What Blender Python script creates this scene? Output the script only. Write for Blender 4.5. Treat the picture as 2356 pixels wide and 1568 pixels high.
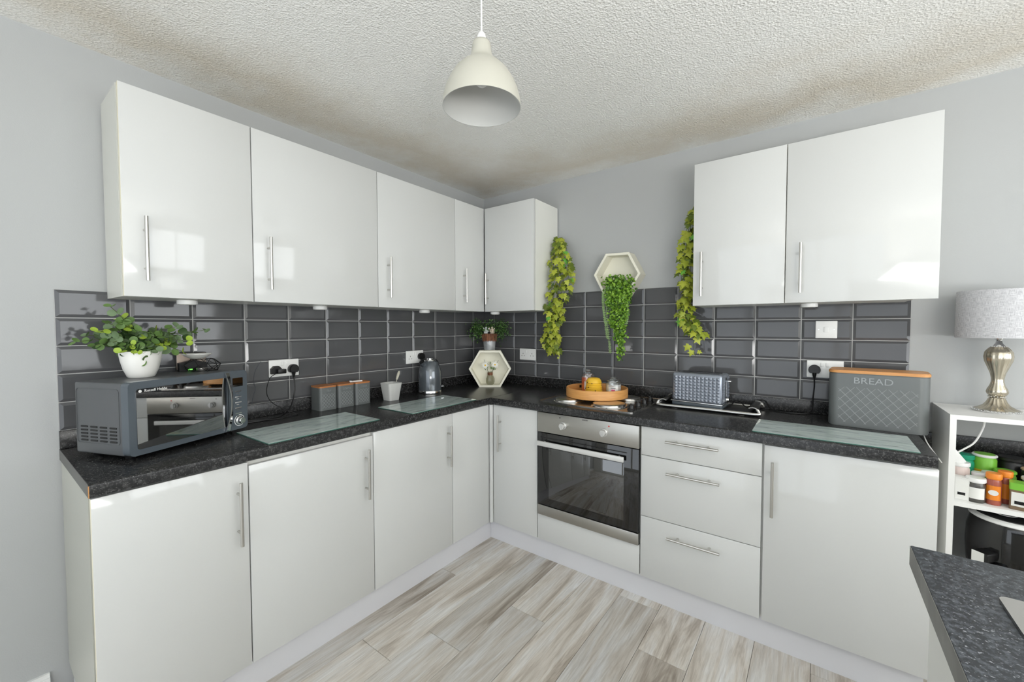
import bpy, bmesh, math, random
from mathutils import Vector, Matrix, Euler
random.seed(7)
for o in list(bpy.data.objects): bpy.data.objects.remove(o)
SC = bpy.context.scene
COL = SC.collection
PI = math.pi

# ---------------------------------------------------------------- camera
F, W, H = 941.553, 2356.0, 1568.0
yaw, pitch, roll = [math.radians(v) for v in (36.7017, -1.9648, -0.0833)]
fw = Vector((-math.sin(yaw)*math.cos(pitch), math.cos(yaw)*math.cos(pitch), math.sin(pitch)))
rt = Vector((math.cos(yaw), math.sin(yaw), 0)); up = rt.cross(fw)
r2 = rt*math.cos(roll)+up*math.sin(roll); u2 = -rt*math.sin(roll)+up*math.cos(roll)
cam = bpy.data.cameras.new('camera'); co = bpy.data.objects.new('camera', cam); COL.objects.link(co)
M = Matrix((r2, u2, -fw)).transposed().to_4x4(); M.translation = (2.2028, -2.5727, 1.3583)
co.matrix_world = M
cam.sensor_fit = 'HORIZONTAL'; cam.sensor_width = 36; cam.lens = F/W*36; cam.clip_start = .02
SC.camera = co

# ---------------------------------------------------------------- world, lights, exposure
wd = bpy.data.worlds.new('daylight'); SC.world = wd; wd.use_nodes = True
bg = wd.node_tree.nodes['Background']; bg.inputs[0].default_value = (.86, .93, 1, 1); bg.inputs[1].default_value = 2.5
def area(name, loc, rot, sx, sy, e, col=(1, 1, 1)):
    l = bpy.data.lights.new(name, 'AREA'); l.shape = 'RECTANGLE'; l.size = sx; l.size_y = sy; l.energy = e; l.color = col
    o = bpy.data.objects.new(name, l); COL.objects.link(o); o.location = loc; o.rotation_euler = rot
    return o
RX, RY, RZ = 4.7, -4.3, 2.3993          # far walls of the room, ceiling height
area('daylight_side', (RX+.16, -1.45, 1.45), (0, PI/2, 0), 1.16, 2.16, 28, (.99, 1, .99))
area('daylight_rear', (1.9, RY-.16, 1.12), (-PI/2, 0, 0), 2.96, 2.06, 78, (1, .995, .97))
ul = area('added_bounce_fill', (3.75, -3.3, 1.0), (0, 0, 0), 1.3, 1.3, 88, (1, .995, .98))  # added upward fill standing in for ceiling bounce; no such lamp in the room
ul.rotation_euler = Vector((.22, -.2, -1)).to_track_quat('Z', 'Y').to_euler()
SC.view_settings.view_transform = 'Standard'; SC.view_settings.look = 'None'
SC.view_settings.exposure = 0.05; SC.view_settings.gamma = 1; SC.view_settings.use_curve_mapping = False

# ---------------------------------------------------------------- materials
def lin(c):
    c = [v/255 for v in c]
    return tuple((v/12.92 if v <= .04045 else ((v+.055)/1.055)**2.4) for v in c)+(1,)
def mat(name, c, rough=.5, metal=0, coat=0, bump=None, spec=.5, trans=0, ior=1.45, sheen=0, emis=None, mix=None, alpha=1):
    m = bpy.data.materials.new(name); m.use_nodes = True
    nt = m.node_tree; b = nt.nodes['Principled BSDF']
    b.inputs['Base Color'].default_value = lin(c); b.inputs['Roughness'].default_value = rough
    b.inputs['Metallic'].default_value = metal; b.inputs['Coat Weight'].default_value = coat
    b.inputs['Specular IOR Level'].default_value = spec; b.inputs['IOR'].default_value = ior
    b.inputs['Transmission Weight'].default_value = trans; b.inputs['Alpha'].default_value = alpha
    if emis: b.inputs['Emission Color'].default_value = lin(emis[0]); b.inputs['Emission Strength'].default_value = emis[1]
    tc = nt.nodes.new('ShaderNodeTexCoord')
    if mix:   # (colour2, scale, lo, hi, detail, stretch)
        c2, sc, lo, hi, det, st = mix
        mp = nt.nodes.new('ShaderNodeMapping'); mp.inputs['Scale'].default_value = st
        nt.links.new(tc.outputs['Object'], mp.inputs[0])
        n = nt.nodes.new('ShaderNodeTexNoise'); n.inputs['Scale'].default_value = sc; n.inputs['Detail'].default_value = det
        nt.links.new(mp.outputs[0], n.inputs['Vector'])
        r = nt.nodes.new('ShaderNodeValToRGB'); r.color_ramp.elements[0].position = lo; r.color_ramp.elements[1].position = hi
        r.color_ramp.elements[0].color = lin(c); r.color_ramp.elements[1].color = lin(c2)
        nt.links.new(n.outputs['Fac'], r.inputs[0]); nt.links.new(r.outputs[0], b.inputs['Base Color'])
    if bump:  # (scale, strength, distance)
        n = nt.nodes.new('ShaderNodeTexNoise'); n.inputs['Scale'].default_value = bump[0]; n.inputs['Detail'].default_value = 2
        nt.links.new(tc.outputs['Object'], n.inputs['Vector'])
        bp = nt.nodes.new('ShaderNodeBump'); bp.inputs['Strength'].default_value = bump[1]; bp.inputs['Distance'].default_value = bump[2]
        nt.links.new(n.outputs['Fac'], bp.inputs['Height']); nt.links.new(bp.outputs[0], b.inputs['Normal'])
    return m
def N(nt, t, **kw):
    n = nt.nodes.new(t)
    for k, v in kw.items():
        if k in n.inputs: n.inputs[k].default_value = v
        else: setattr(n, k, v)
    return n

m_wall = mat('wall_paint', (182, 184, 184), .75, bump=(240, .12, .002))
m_gloss = mat('gloss_door', (214, 215, 213), .07, bump=(3.0, .25, .004))
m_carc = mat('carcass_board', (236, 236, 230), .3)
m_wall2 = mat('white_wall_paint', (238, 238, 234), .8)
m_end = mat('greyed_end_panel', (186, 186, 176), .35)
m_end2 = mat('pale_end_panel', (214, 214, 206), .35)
m_osteel = mat('oven_steel', (176, 174, 168), .36, 1)
m_edge = mat('cream_edging', (238, 232, 208), .4)
m_plinth = mat('plinth_white', (222, 222, 226), .3)
m_steel = mat('brushed_steel', (205, 203, 198), .28, 1)
m_chrome = mat('chrome', (225, 225, 225), .08, 1)
m_tile = mat('tile_glaze', (84, 85, 87), .07, spec=.5, bump=(9, .12, .004), mix=((90, 90, 92), 3, .35, .65, 2, (1, 1, 1)))
m_grout = mat('grout', (186, 186, 184), .85)
m_white = mat('white_plastic', (240, 240, 238), .3)
m_whitesat = mat('white_laminate', (240, 240, 238), .4)
m_cream = mat('cream_box_paint', (240, 237, 220), .5)
m_black = mat('black_plastic', (18, 18, 19), .35)
m_blackg = mat('black_glass', (6, 6, 7), .03, spec=.9)
m_mirror = mat('mirrored_black_glass', (10, 10, 11), .02, spec=1, ior=2.6)
m_ovenwin = mat('oven_window_glass', (20, 20, 20), .03, spec=.8, ior=1.8)
m_greyp = mat('grey_enamel', (84, 92, 99), .3, coat=.2)
m_greyd = mat('grey_steel_casing', (98, 100, 102), .42, .3)
m_tin = mat('grey_tin', (108, 112, 112), .38, .1)
m_tinhi = mat('tin_painted_highlight', (150, 154, 154), .28, .2)  # lighter copy of the grey tin: highlights painted onto raised lettering and lattice
m_bamboo2 = mat('pale_bamboo', (218, 160, 100), .4, mix=((200, 138, 78), 8, .35, .7, 4, (1, 14, 14)))
m_bamboo = mat('bamboo_lid', (196, 132, 78), .4, mix=((176, 108, 60), 8, .35, .7, 4, (1, 14, 14)))
m_trayw = mat('bamboo_tray', (222, 164, 98), .4, mix=((205, 145, 80), 6, .35, .7, 4, (2, 2, 18)))
m_leafy = [mat('ivy_leaf_a', (172, 180, 62), .45), mat('ivy_leaf_b', (146, 158, 46), .45), mat('ivy_leaf_c', (96, 114, 34), .45), mat('ivy_leaf_d', (110, 178, 66), .45)]
m_euc = [mat('leaf_dark', (58, 84, 44), .5), mat('leaf_mid', (92, 122, 62), .5), mat('leaf_light', (152, 178, 62), .5), mat('leaf_grey', (104, 126, 90), .55)]
m_trail = [mat('trail_a', (98, 142, 40), .45), mat('trail_b', (136, 178, 58), .45), mat('trail_c', (56, 92, 26), .45), mat('trail_pale', (152, 184, 118), .5)]
m_bush = [mat('bush_a', (58, 92, 36), .55), mat('bush_b', (38, 66, 26), .55), mat('bush_c', (92, 128, 62), .55)]
m_stem = mat('plant_stem', (78, 92, 48), .6)
m_ceram = mat('white_ceramic', (238, 237, 232), .3)
m_soil = mat('soil', (50, 42, 34), .9)
m_candle_o = mat('orange_wax', (238, 116, 66), .3, coat=.8)
m_candle_w = mat('white_wax', (240, 238, 236), .3, coat=.8)
m_yellow = mat('yellow_ceramic', (240, 192, 56), .3, coat=.3)
m_pink = mat('pink_print', (222, 96, 140), .5)
m_glassy = mat('clear_glass', (235, 240, 240), .02, trans=1, ior=1.45)
m_label = mat('paper_label', (238, 238, 234), .5)
m_orange = mat('orange_plastic', (240, 140, 44), .35)
m_green = mat('green_plastic', (128, 196, 66), .35)
m_teal = mat('teal_plastic', (34, 160, 124), .35)
m_red = mat('red_print', (196, 52, 44), .5)
m_brick = mat('reddish_spice', (168, 84, 66), .5, coat=.6)
m_spice = mat('brown_spice', (122, 100, 76), .5, coat=.6)
m_dspice = mat('dark_jar_contents', (70, 68, 64), .4, coat=.7)
m_tubpink = mat('pale_tub', (226, 208, 202), .4)
m_wire = mat('black_wire', (14, 14, 15), .4)
m_galv = mat('galvanised_metal', (188, 190, 192), .4, .35, mix=((160, 162, 165), 30, .4, .6, 2, (1, 1, 1)))
m_wicker = mat('wicker', (138, 92, 66), .7, mix=((96, 60, 42), 60, .4, .6, 2, (1, 1, .3)))
m_merc = mat('mercury_glass', (206, 198, 180), .2, .8, mix=((150, 140, 120), 18, .4, .7, 5, (1, 1, .4)))
m_ledg = mat('green_led', (120, 255, 90), .4, emis=((120, 255, 90), 1.5))
m_photo = mat('card_cream', (226, 206, 190), .6)
m_shadeo = mat('pendant_enamel', (196, 194, 182), .45)
m_shadei = mat('pendant_inside', (200, 200, 196), .6)
m_red2 = mat('red_dot', (190, 30, 30), .5)
m_figw = mat('figurine_white', (214, 218, 216), .5)
m_figc = mat('figurine_stone', (214, 200, 180), .6)
m_petal = mat('petal', (246, 246, 238), .5)
m_dark = mat('dark_gap', (30, 30, 30), .6)
m_chip = mat('chipboard', (190, 140, 90), .8)
m_tan = mat('tan_cover_lid', (190, 160, 130), .4)
m_clearlid = mat('frosted_lid', (205, 208, 205), .35)

# window pane: lets light straight through, with a reflection on top
m_pane = bpy.data.materials.new('window_glass'); m_pane.use_nodes = True
nt = m_pane.node_tree; nt.nodes.clear()
out = N(nt, 'ShaderNodeOutputMaterial'); mx = N(nt, 'ShaderNodeMixShader'); tr = N(nt, 'ShaderNodeBsdfTransparent'); gl = N(nt, 'ShaderNodeBsdfGlossy', Roughness=.02)
mx.inputs[0].default_value = .06; nt.links.new(tr.outputs[0], mx.inputs[1]); nt.links.new(gl.outputs[0], mx.inputs[2]); nt.links.new(mx.outputs[0], out.inputs[0])

m_thin = m_pane.copy(); m_thin.name = 'jar_glass'; [n for n in m_thin.node_tree.nodes if n.type == 'MIX_SHADER'][0].inputs[0].default_value = .22
[n for n in m_thin.node_tree.nodes if n.type == 'BSDF_TRANSPARENT'][0].inputs[0].default_value = (.93, .95, .95, 1)
# speckled laminate
def speckle(name, base, f1, f2, rough, stretch=(1, 1, 1), thr=.6):
    m = mat(name, base, rough); nt = m.node_tree; b = nt.nodes['Principled BSDF']
    tc = N(nt, 'ShaderNodeTexCoord'); mp = N(nt, 'ShaderNodeMapping', Scale=stretch); nt.links.new(tc.outputs['Object'], mp.inputs[0])
    n1 = N(nt, 'ShaderNodeTexNoise', Scale=95, Detail=3, Roughness=.7); n2 = N(nt, 'ShaderNodeTexNoise', Scale=240, Detail=2)
    n3 = N(nt, 'ShaderNodeTexNoise', Scale=14, Detail=3)
    for n in (n1, n2, n3): nt.links.new(mp.outputs[0], n.inputs['Vector'])
    r1 = N(nt, 'ShaderNodeValToRGB'); r1.color_ramp.elements[0].position = thr-.08; r1.color_ramp.elements[1].position = thr+.12
    r1.color_ramp.elements[0].color = (0, 0, 0, 1); r1.color_ramp.elements[1].color = (1, 1, 1, 1)
    nt.links.new(n1.outputs['Fac'], r1.inputs[0])
    a = N(nt, 'ShaderNodeMix', data_type='RGBA'); a.inputs[6].default_value = lin(base); a.inputs[7].default_value = lin(f1)
    nt.links.new(r1.outputs[0], a.inputs[0])
    r2_ = N(nt, 'ShaderNodeValToRGB'); r2_.color_ramp.elements[0].position = .62; r2_.color_ramp.elements[1].position = .72
    nt.links.new(n2.outputs['Fac'], r2_.inputs[0])
    c = N(nt, 'ShaderNodeMix', data_type='RGBA'); c.inputs[7].default_value = lin(f2)
    nt.links.new(a.outputs[2], c.inputs[6]); nt.links.new(r2_.outputs[0], c.inputs[0])
    d = N(nt, 'ShaderNodeMix', data_type='RGBA', blend_type='MULTIPLY'); d.inputs[0].default_value = .35
    nt.links.new(c.outputs[2], d.inputs[6]); nt.links.new(n3.outputs['Color'], d.inputs[7])
    nt.links.new(c.outputs[2], b.inputs['Base Color'])
    return m
m_top = speckle('worktop_laminate', (30, 30, 31), (74, 74, 74), (112, 112, 110), .27, thr=.57)
m_pen = speckle('laminate_painted_sheen', (56, 60, 66), (104, 110, 118), (160, 164, 170), .32, (1, 1, 1), .54)  # worktop laminate in paler blue-grey, the grazing sheen painted into the colour

# ceiling: stippled plaster with brownish staining along the walls
m_ceil = mat('artex_ceiling', (246, 245, 240), .42); nt = m_ceil.node_tree; b = nt.nodes['Principled BSDF']
tc = N(nt, 'ShaderNodeTexCoord')
n1 = N(nt, 'ShaderNodeTexNoise', Scale=125, Detail=1.5, Distortion=.8); n2 = N(nt, 'ShaderNodeTexVoronoi', Scale=135)
nt.links.new(tc.outputs['Object'], n1.inputs['Vector']); nt.links.new(tc.outputs['Object'], n2.inputs['Vector'])
ad = N(nt, 'ShaderNodeMath', operation='ADD'); nt.links.new(n1.outputs['Fac'], ad.inputs[0]); nt.links.new(n2.outputs['Distance'], ad.inputs[1])
bp = N(nt, 'ShaderNodeBump', Strength=.5, Distance=.005); nt.links.new(ad.outputs[0], bp.inputs['Height']); nt.links.new(bp.outputs[0], b.inputs['Normal'])
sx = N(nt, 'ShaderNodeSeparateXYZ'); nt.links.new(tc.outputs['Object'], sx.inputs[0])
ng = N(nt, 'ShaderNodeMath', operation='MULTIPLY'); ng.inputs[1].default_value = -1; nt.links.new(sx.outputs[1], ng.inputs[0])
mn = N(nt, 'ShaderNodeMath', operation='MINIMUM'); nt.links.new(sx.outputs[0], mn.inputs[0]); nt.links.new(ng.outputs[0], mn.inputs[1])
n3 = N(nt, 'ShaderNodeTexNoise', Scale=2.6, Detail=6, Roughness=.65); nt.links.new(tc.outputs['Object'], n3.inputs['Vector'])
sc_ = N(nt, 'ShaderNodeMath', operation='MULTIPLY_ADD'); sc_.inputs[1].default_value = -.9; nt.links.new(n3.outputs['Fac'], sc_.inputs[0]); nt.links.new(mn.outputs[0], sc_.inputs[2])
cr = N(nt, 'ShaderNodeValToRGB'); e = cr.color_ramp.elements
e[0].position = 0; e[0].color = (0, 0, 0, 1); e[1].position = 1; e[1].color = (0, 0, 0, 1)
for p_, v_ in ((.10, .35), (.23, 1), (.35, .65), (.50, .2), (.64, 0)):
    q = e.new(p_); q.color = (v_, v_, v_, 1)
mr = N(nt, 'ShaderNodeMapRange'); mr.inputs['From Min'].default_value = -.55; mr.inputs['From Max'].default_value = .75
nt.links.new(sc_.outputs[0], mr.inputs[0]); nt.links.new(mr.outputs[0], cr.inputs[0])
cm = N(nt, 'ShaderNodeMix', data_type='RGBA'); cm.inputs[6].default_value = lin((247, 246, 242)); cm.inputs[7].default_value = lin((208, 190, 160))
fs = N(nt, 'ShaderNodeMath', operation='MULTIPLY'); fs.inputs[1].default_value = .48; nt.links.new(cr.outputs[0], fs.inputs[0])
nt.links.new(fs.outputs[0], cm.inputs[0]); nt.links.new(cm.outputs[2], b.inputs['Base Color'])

# floor planks: grey oak, each plank its own stretch of grain
m_plank = mat('grey_oak', (180, 176, 168), .38); nt = m_plank.node_tree; b = nt.nodes['Principled BSDF']
tc = N(nt, 'ShaderNodeTexCoord'); oi = N(nt, 'ShaderNodeObjectInfo')
off = N(nt, 'ShaderNodeVectorMath', operation='MULTIPLY_ADD'); cb = N(nt, 'ShaderNodeCombineXYZ')
for i in range(3): nt.links.new(oi.outputs['Random'], cb.inputs[i])
off.inputs[1].default_value = (37, 91, 53); nt.links.new(cb.outputs[0], off.inputs[0]); nt.links.new(tc.outputs['Object'], off.inputs[2])
mp = N(nt, 'ShaderNodeMapping', Scale=(7, .75, 1)); nt.links.new(off.outputs[0], mp.inputs[0])
g1 = N(nt, 'ShaderNodeTexNoise', Scale=1.5, Detail=5, Roughness=.6, Distortion=1.1); nt.links.new(mp.outputs[0], g1.inputs['Vector'])
mp2 = N(nt, 'ShaderNodeMapping', Scale=(60, 3, 1)); nt.links.new(off.outputs[0], mp2.inputs[0])
g2 = N(nt, 'ShaderNodeTexNoise', Scale=2.2, Detail=4, Roughness=.65, Distortion=.4); nt.links.new(mp2.outputs[0], g2.inputs['Vector'])
c1 = N(nt, 'ShaderNodeValToRGB'); e = c1.color_ramp.elements
e[0].position = .26; e[0].color = lin((136, 126, 114)); e[1].position = .74; e[1].color = lin((228, 229, 230))
for p_, c_ in ((.36, (176, 166, 154)), (.46, (208, 201, 191)), (.58, (220, 218, 214))):
    q = e.new(p_); q.color = lin(c_)
nt.links.new(g1.outputs['Fac'], c1.inputs[0])
c2 = N(nt, 'ShaderNodeValToRGB'); c2.color_ramp.elements[0].position = .3; c2.color_ramp.elements[1].position = .6
c2.color_ramp.elements[0].color = lin((190, 184, 176)); c2.color_ramp.elements[1].color = (1, 1, 1, 1)
nt.links.new(g2.outputs['Fac'], c2.inputs[0])
mu = N(nt, 'ShaderNodeMix', data_type='RGBA', blend_type='MULTIPLY'); mu.inputs[0].default_value = .5
nt.links.new(c1.outputs[0], mu.inputs[6]); nt.links.new(c2.outputs[0], mu.inputs[7])
# knots
mp3 = N(nt, 'ShaderNodeMapping', Scale=(3.2, 1.7, 1)); nt.links.new(off.outputs[0], mp3.inputs[0])
vk = N(nt, 'ShaderNodeTexVoronoi', Scale=1.0); nt.links.new(mp3.outputs[0], vk.inputs['Vector'])
ck = N(nt, 'ShaderNodeValToRGB'); ck.color_ramp.elements[0].position = .03; ck.color_ramp.elements[1].position = .12
ck.color_ramp.elements[0].color = lin((150, 140, 128)); ck.color_ramp.elements[1].color = (1, 1, 1, 1)
nt.links.new(vk.outputs['Distance'], ck.inputs[0])
mk = N(nt, 'ShaderNodeMix', data_type='RGBA', blend_type='MULTIPLY'); mk.inputs[0].default_value = 1
nt.links.new(mu.outputs[2], mk.inputs[6]); nt.links.new(ck.outputs[0], mk.inputs[7])
hs = N(nt, 'ShaderNodeHueSaturation'); rr = N(nt, 'ShaderNodeMapRange'); rr.inputs['To Min'].default_value = .88; rr.inputs['To Max'].default_value = 1.1
nt.links.new(oi.outputs['Random'], rr.inputs[0]); nt.links.new(rr.outputs[0], hs.inputs['Value']); nt.links.new(mk.outputs[2], hs.inputs['Color'])
nt.links.new(hs.outputs[0], b.inputs['Base Color'])
bp = N(nt, 'ShaderNodeBump', Strength=.25, Distance=.001); nt.links.new(g2.outputs['Fac'], bp.inputs['Height']); nt.links.new(bp.outputs[0], b.inputs['Normal'])

# glass chopping board print: pale green-grey streaked marble under glass
m_board = mat('glass_board_print', (190, 204, 200), .05, coat=.6); nt = m_board.node_tree; b = nt.nodes['Principled BSDF']
tc = N(nt, 'ShaderNodeTexCoord'); mp = N(nt, 'ShaderNodeMapping', Scale=(9, 2.2, 1)); nt.links.new(tc.outputs['Object'], mp.inputs[0])
g = N(nt, 'ShaderNodeTexNoise', Scale=3, Detail=6, Roughness=.7); nt.links.new(mp.outputs[0], g.inputs['Vector'])
c1 = N(nt, 'ShaderNodeValToRGB'); e = c1.color_ramp.elements
e[0].position = .32; e[0].color = lin((128, 138, 134)); e[1].position = .66; e[1].color = lin((216, 228, 224))
q = e.new(.46); q.color = lin((192, 207, 203)); nt.links.new(g.outputs['Fac'], c1.inputs[0]); nt.links.new(c1.outputs[0], b.inputs['Base Color'])
m_glassedge = mat('glass_edge', (70, 110, 98), .1, coat=.5)

# woven linen lampshade
m_linen = mat('linen_shade', (196, 196, 198), .8); nt = m_linen.node_tree; b = nt.nodes['Principled BSDF']
tc = N(nt, 'ShaderNodeTexCoord')
uvm = []
for s in ((1, 22, 1), (26, 1, 1)):
    mp = N(nt, 'ShaderNodeMapping', Scale=s); nt.links.new(tc.outputs['UV'], mp.inputs[0])
    g = N(nt, 'ShaderNodeTexNoise', Scale=9, Detail=5, Roughness=.75); nt.links.new(mp.outputs[0], g.inputs['Vector']); uvm.append(g)
ad = N(nt, 'ShaderNodeMath', operation='ADD'); nt.links.new(uvm[0].outputs['Fac'], ad.inputs[0]); nt.links.new(uvm[1].outputs['Fac'], ad.inputs[1])
hf = N(nt, 'ShaderNodeMath', operation='MULTIPLY'); hf.inputs[1].default_value = .5; nt.links.new(ad.outputs[0], hf.inputs[0])
c1 = N(nt, 'ShaderNodeValToRGB'); c1.color_ramp.elements[0].position = .40; c1.color_ramp.elements[1].position = .56
c1.color_ramp.elements[0].color = lin((150, 150, 156)); c1.color_ramp.elements[1].color = lin((226, 226, 228))
nt.links.new(hf.outputs[0], c1.inputs[0]); nt.links.new(c1.outputs[0], b.inputs['Base Color'])
bp = N(nt, 'ShaderNodeBump', Strength=.4, Distance=.001); nt.links.new(hf.outputs[0], bp.inputs['Height']); nt.links.new(bp.outputs[0], b.inputs['Normal'])

# ---------------------------------------------------------------- mesh builder
class MB:
    def __init__(s): s.v = []; s.f = []; s.mi = []; s.m = 0; s.uv = None
    def add(s, vs, fs, T=None):
        k = len(s.v)
        s.v += [tuple(T @ Vector(p)) if T else tuple(p) for p in vs]
        s.f += [tuple(i+k for i in f) for f in fs]; s.mi += [s.m]*len(fs)
        return s
    def box(s, a, b, T=None):
        x0, y0, z0 = a; x1, y1, z1 = b
        return s.add([(x0, y0, z0), (x1, y0, z0), (x1, y1, z0), (x0, y1, z0), (x0, y0, z1), (x1, y0, z1), (x1, y1, z1), (x0, y1, z1)],
                     [(3, 2, 1, 0), (4, 5, 6, 7), (0, 1, 5, 4), (1, 2, 6, 5), (2, 3, 7, 6), (3, 0, 4, 7)], T)
    def rbox(s, a, b, r=.002, seg=2, T=None):
        bm = bmesh.new(); bmesh.ops.create_cube(bm, size=1)
        for v in bm.verts: v.co = Vector([a[i]+(v.co[i]+.5)*(b[i]-a[i]) for i in range(3)])
        bmesh.ops.bevel(bm, geom=bm.edges[:], offset=r, segments=seg, affect='EDGES', profile=.5)
        bm.verts.index_update()
        s.add([v.co[:] for v in bm.verts], [[v.index for v in f.verts] for f in bm.faces], T); bm.free(); return s
    def lathe(s, prof, n=32, T=None, cap=True, flute=0, fn=0, sx=1, sy=1):
        vs = []; fs = []
        for (r, z) in prof:
            for i in range(n):
                a = 2*PI*i/n; rr_ = r*(1+flute*math.cos(fn*a)) if flute else r
                vs.append((rr_*math.cos(a)*sx, rr_*math.sin(a)*sy, z))
        for j in range(len(prof)-1):
            for i in range(n):
                k = (i+1) % n; fs.append((j*n+i, j*n+k, (j+1)*n+k, (j+1)*n+i))
        if cap:
            if prof[0][0] > 1e-5: fs.append(tuple(reversed(range(n))))
            if prof[-1][0] > 1e-5: fs.append(tuple((len(prof)-1)*n+i for i in range(n)))
        return s.add(vs, fs, T)
    def cyl(s, p, q, r, n=12, r2=None):
        p = Vector(p); q = Vector(q); d = q-p; T = Matrix.Translation(p) @ d.to_track_quat('Z', 'Y').to_matrix().to_4x4()
        return s.lathe([(r, 0), (r if r2 is None else r2, d.length)], n, T)
    def tube(s, pts, r, n=8, smooth=6):
        P = [Vector(p) for p in pts]
        if smooth and len(P) > 2:
            Q = []
            for i in range(len(P)-1):
                a = P[max(i-1, 0)]; b_ = P[i]; c = P[i+1]; d = P[min(i+2, len(P)-1)]
                for k in range(smooth):
                    t = k/smooth
                    Q.append(.5*((2*b_)+(c-a)*t+(2*a-5*b_+4*c-d)*t*t+(3*b_-a-3*c+d)*t**3))
            Q.append(P[-1]); P = Q
        vs = []; fs = []; nrm = None
        for i, p in enumerate(P):
            t = (P[min(i+1, len(P)-1)]-P[max(i-1, 0)]).normalized()
            if nrm is None: nrm = t.orthogonal().normalized()
            nrm = (nrm-t*nrm.dot(t)).normalized(); bn = t.cross(nrm)
            for k in range(n):
                a = 2*PI*k/n; vs.append(p+r*(nrm*math.cos(a)+bn*math.sin(a)))
        for i in range(len(P)-1):
            for k in range(n):
                l = (k+1) % n; fs.append((i*n+k, i*n+l, (i+1)*n+l, (i+1)*n+k))
        fs.append(tuple(reversed(range(n)))); fs.append(tuple((len(P)-1)*n+k for k in range(n)))
        return s.add(vs, fs)
    def prism(s, poly, z0, z1, T=None):
        n = len(poly); vs = [(x, y, z0) for x, y in poly]+[(x, y, z1) for x, y in poly]
        fs = [tuple(reversed(range(n))), tuple(range(n, 2*n))]+[(i, (i+1) % n, n+(i+1) % n, n+i) for i in range(n)]
        return s.add(vs, fs, T)
    def ring(s, outer, inner, z0, z1, T=None):
        n = len(outer); vs = [(x, y, z) for z in (z0, z1) for P in (outer, inner) for x, y in P]; fs = []
        for i in range(n):
            j = (i+1) % n
            fs += [(i, j, 2*n+j, 2*n+i), (n+j, n+i, 3*n+i, 3*n+j), (j, i, n+i, n+j), (2*n+i, 2*n+j, 3*n+j, 3*n+i)]
        return s.add(vs, fs, T)
    def mesh(s, name, mats, ang=35):
        me = bpy.data.meshes.new(name); me.from_pydata(s.v, [], s.f); me.validate(); me.update()
        for m in (mats if isinstance(mats, (list, tuple)) else [mats]): me.materials.append(m)
        if len(me.polygons) == len(s.mi): me.polygons.foreach_set('material_index', s.mi)
        bm = bmesh.new(); bm.from_mesh(me); bmesh.ops.recalc_face_normals(bm, faces=bm.faces[:]); bm.to_mesh(me); bm.free()
        me.polygons.foreach_set('use_smooth', [True]*len(me.polygons)); me.set_sharp_from_angle(angle=math.radians(ang))
        return me
    def out(s, name, mats, parent=None, ang=35, **kw):
        return link(name, s.mesh(name, mats, ang), parent, **kw)
def link(name, me, parent=None, loc=(0, 0, 0), rot=(0, 0, 0), label=None, kind=None):
    o = bpy.data.objects.new(name, me); COL.objects.link(o); o.location = loc; o.rotation_euler = rot
    if parent: o.parent = parent
    if label: o['label'] = label
    if kind: o['kind'] = kind
    return o
def tag(o, label, cat, group=None, kind=None):
    o['label'] = label; o['category'] = cat
    if group: o['group'] = group
    if kind: o['kind'] = kind
    return o
def thing(name, label, cat, loc, rz=0, group=None, rot=None):
    o = bpy.data.objects.new(name, None); COL.objects.link(o); o.empty_display_size = .05
    o.location = loc; o.rotation_euler = rot if rot else (0, 0, rz)
    return tag(o, label, cat, group)
def struct(o): o['kind'] = 'structure'; return o
def rrect(w, h, r, seg=5, cx=0, cy=0):
    P = []
    for (sx_, sy_, a0) in ((1, 1, 0), (-1, 1, PI/2), (-1, -1, PI), (1, -1, 3*PI/2)):
        for k in range(seg+1):
            a = a0+PI/2*k/seg; P.append((cx+sx_*(w/2-r)+r*math.cos(a), cy+sy_*(h/2-r)+r*math.sin(a)))
    return P
RXM = Matrix.Rotation(PI/2, 4, 'X')       # (x,y,z)->(x,-z,y): draws an xy outline in the xz plane, depth towards -y
def text(name, body, size, ext, m, parent, loc, rot, align='CENTER'):
    cu = bpy.data.curves.new(name, 'FONT'); cu.body = body; cu.size = size; cu.extrude = ext; cu.align_x = align; cu.align_y = 'CENTER'; cu.resolution_u = 3
    t = bpy.data.objects.new(name, cu); COL.objects.link(t)
    me = bpy.data.meshes.new_from_object(t.evaluated_get(bpy.context.evaluated_depsgraph_get()))
    bpy.data.objects.remove(t); me.materials.clear(); me.materials.append(m)
    return link(name, me, parent, loc, rot)

ZW, TH = .9174, .04                        # worktop height, thickness
DL, DR = .5749, .6182                      # worktop depths, left and right run
YE, XE = -2.3747, 2.5396                   # worktop ends
BL, BR = .5622, .5946                      # door fronts
ZB = .1237
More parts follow.
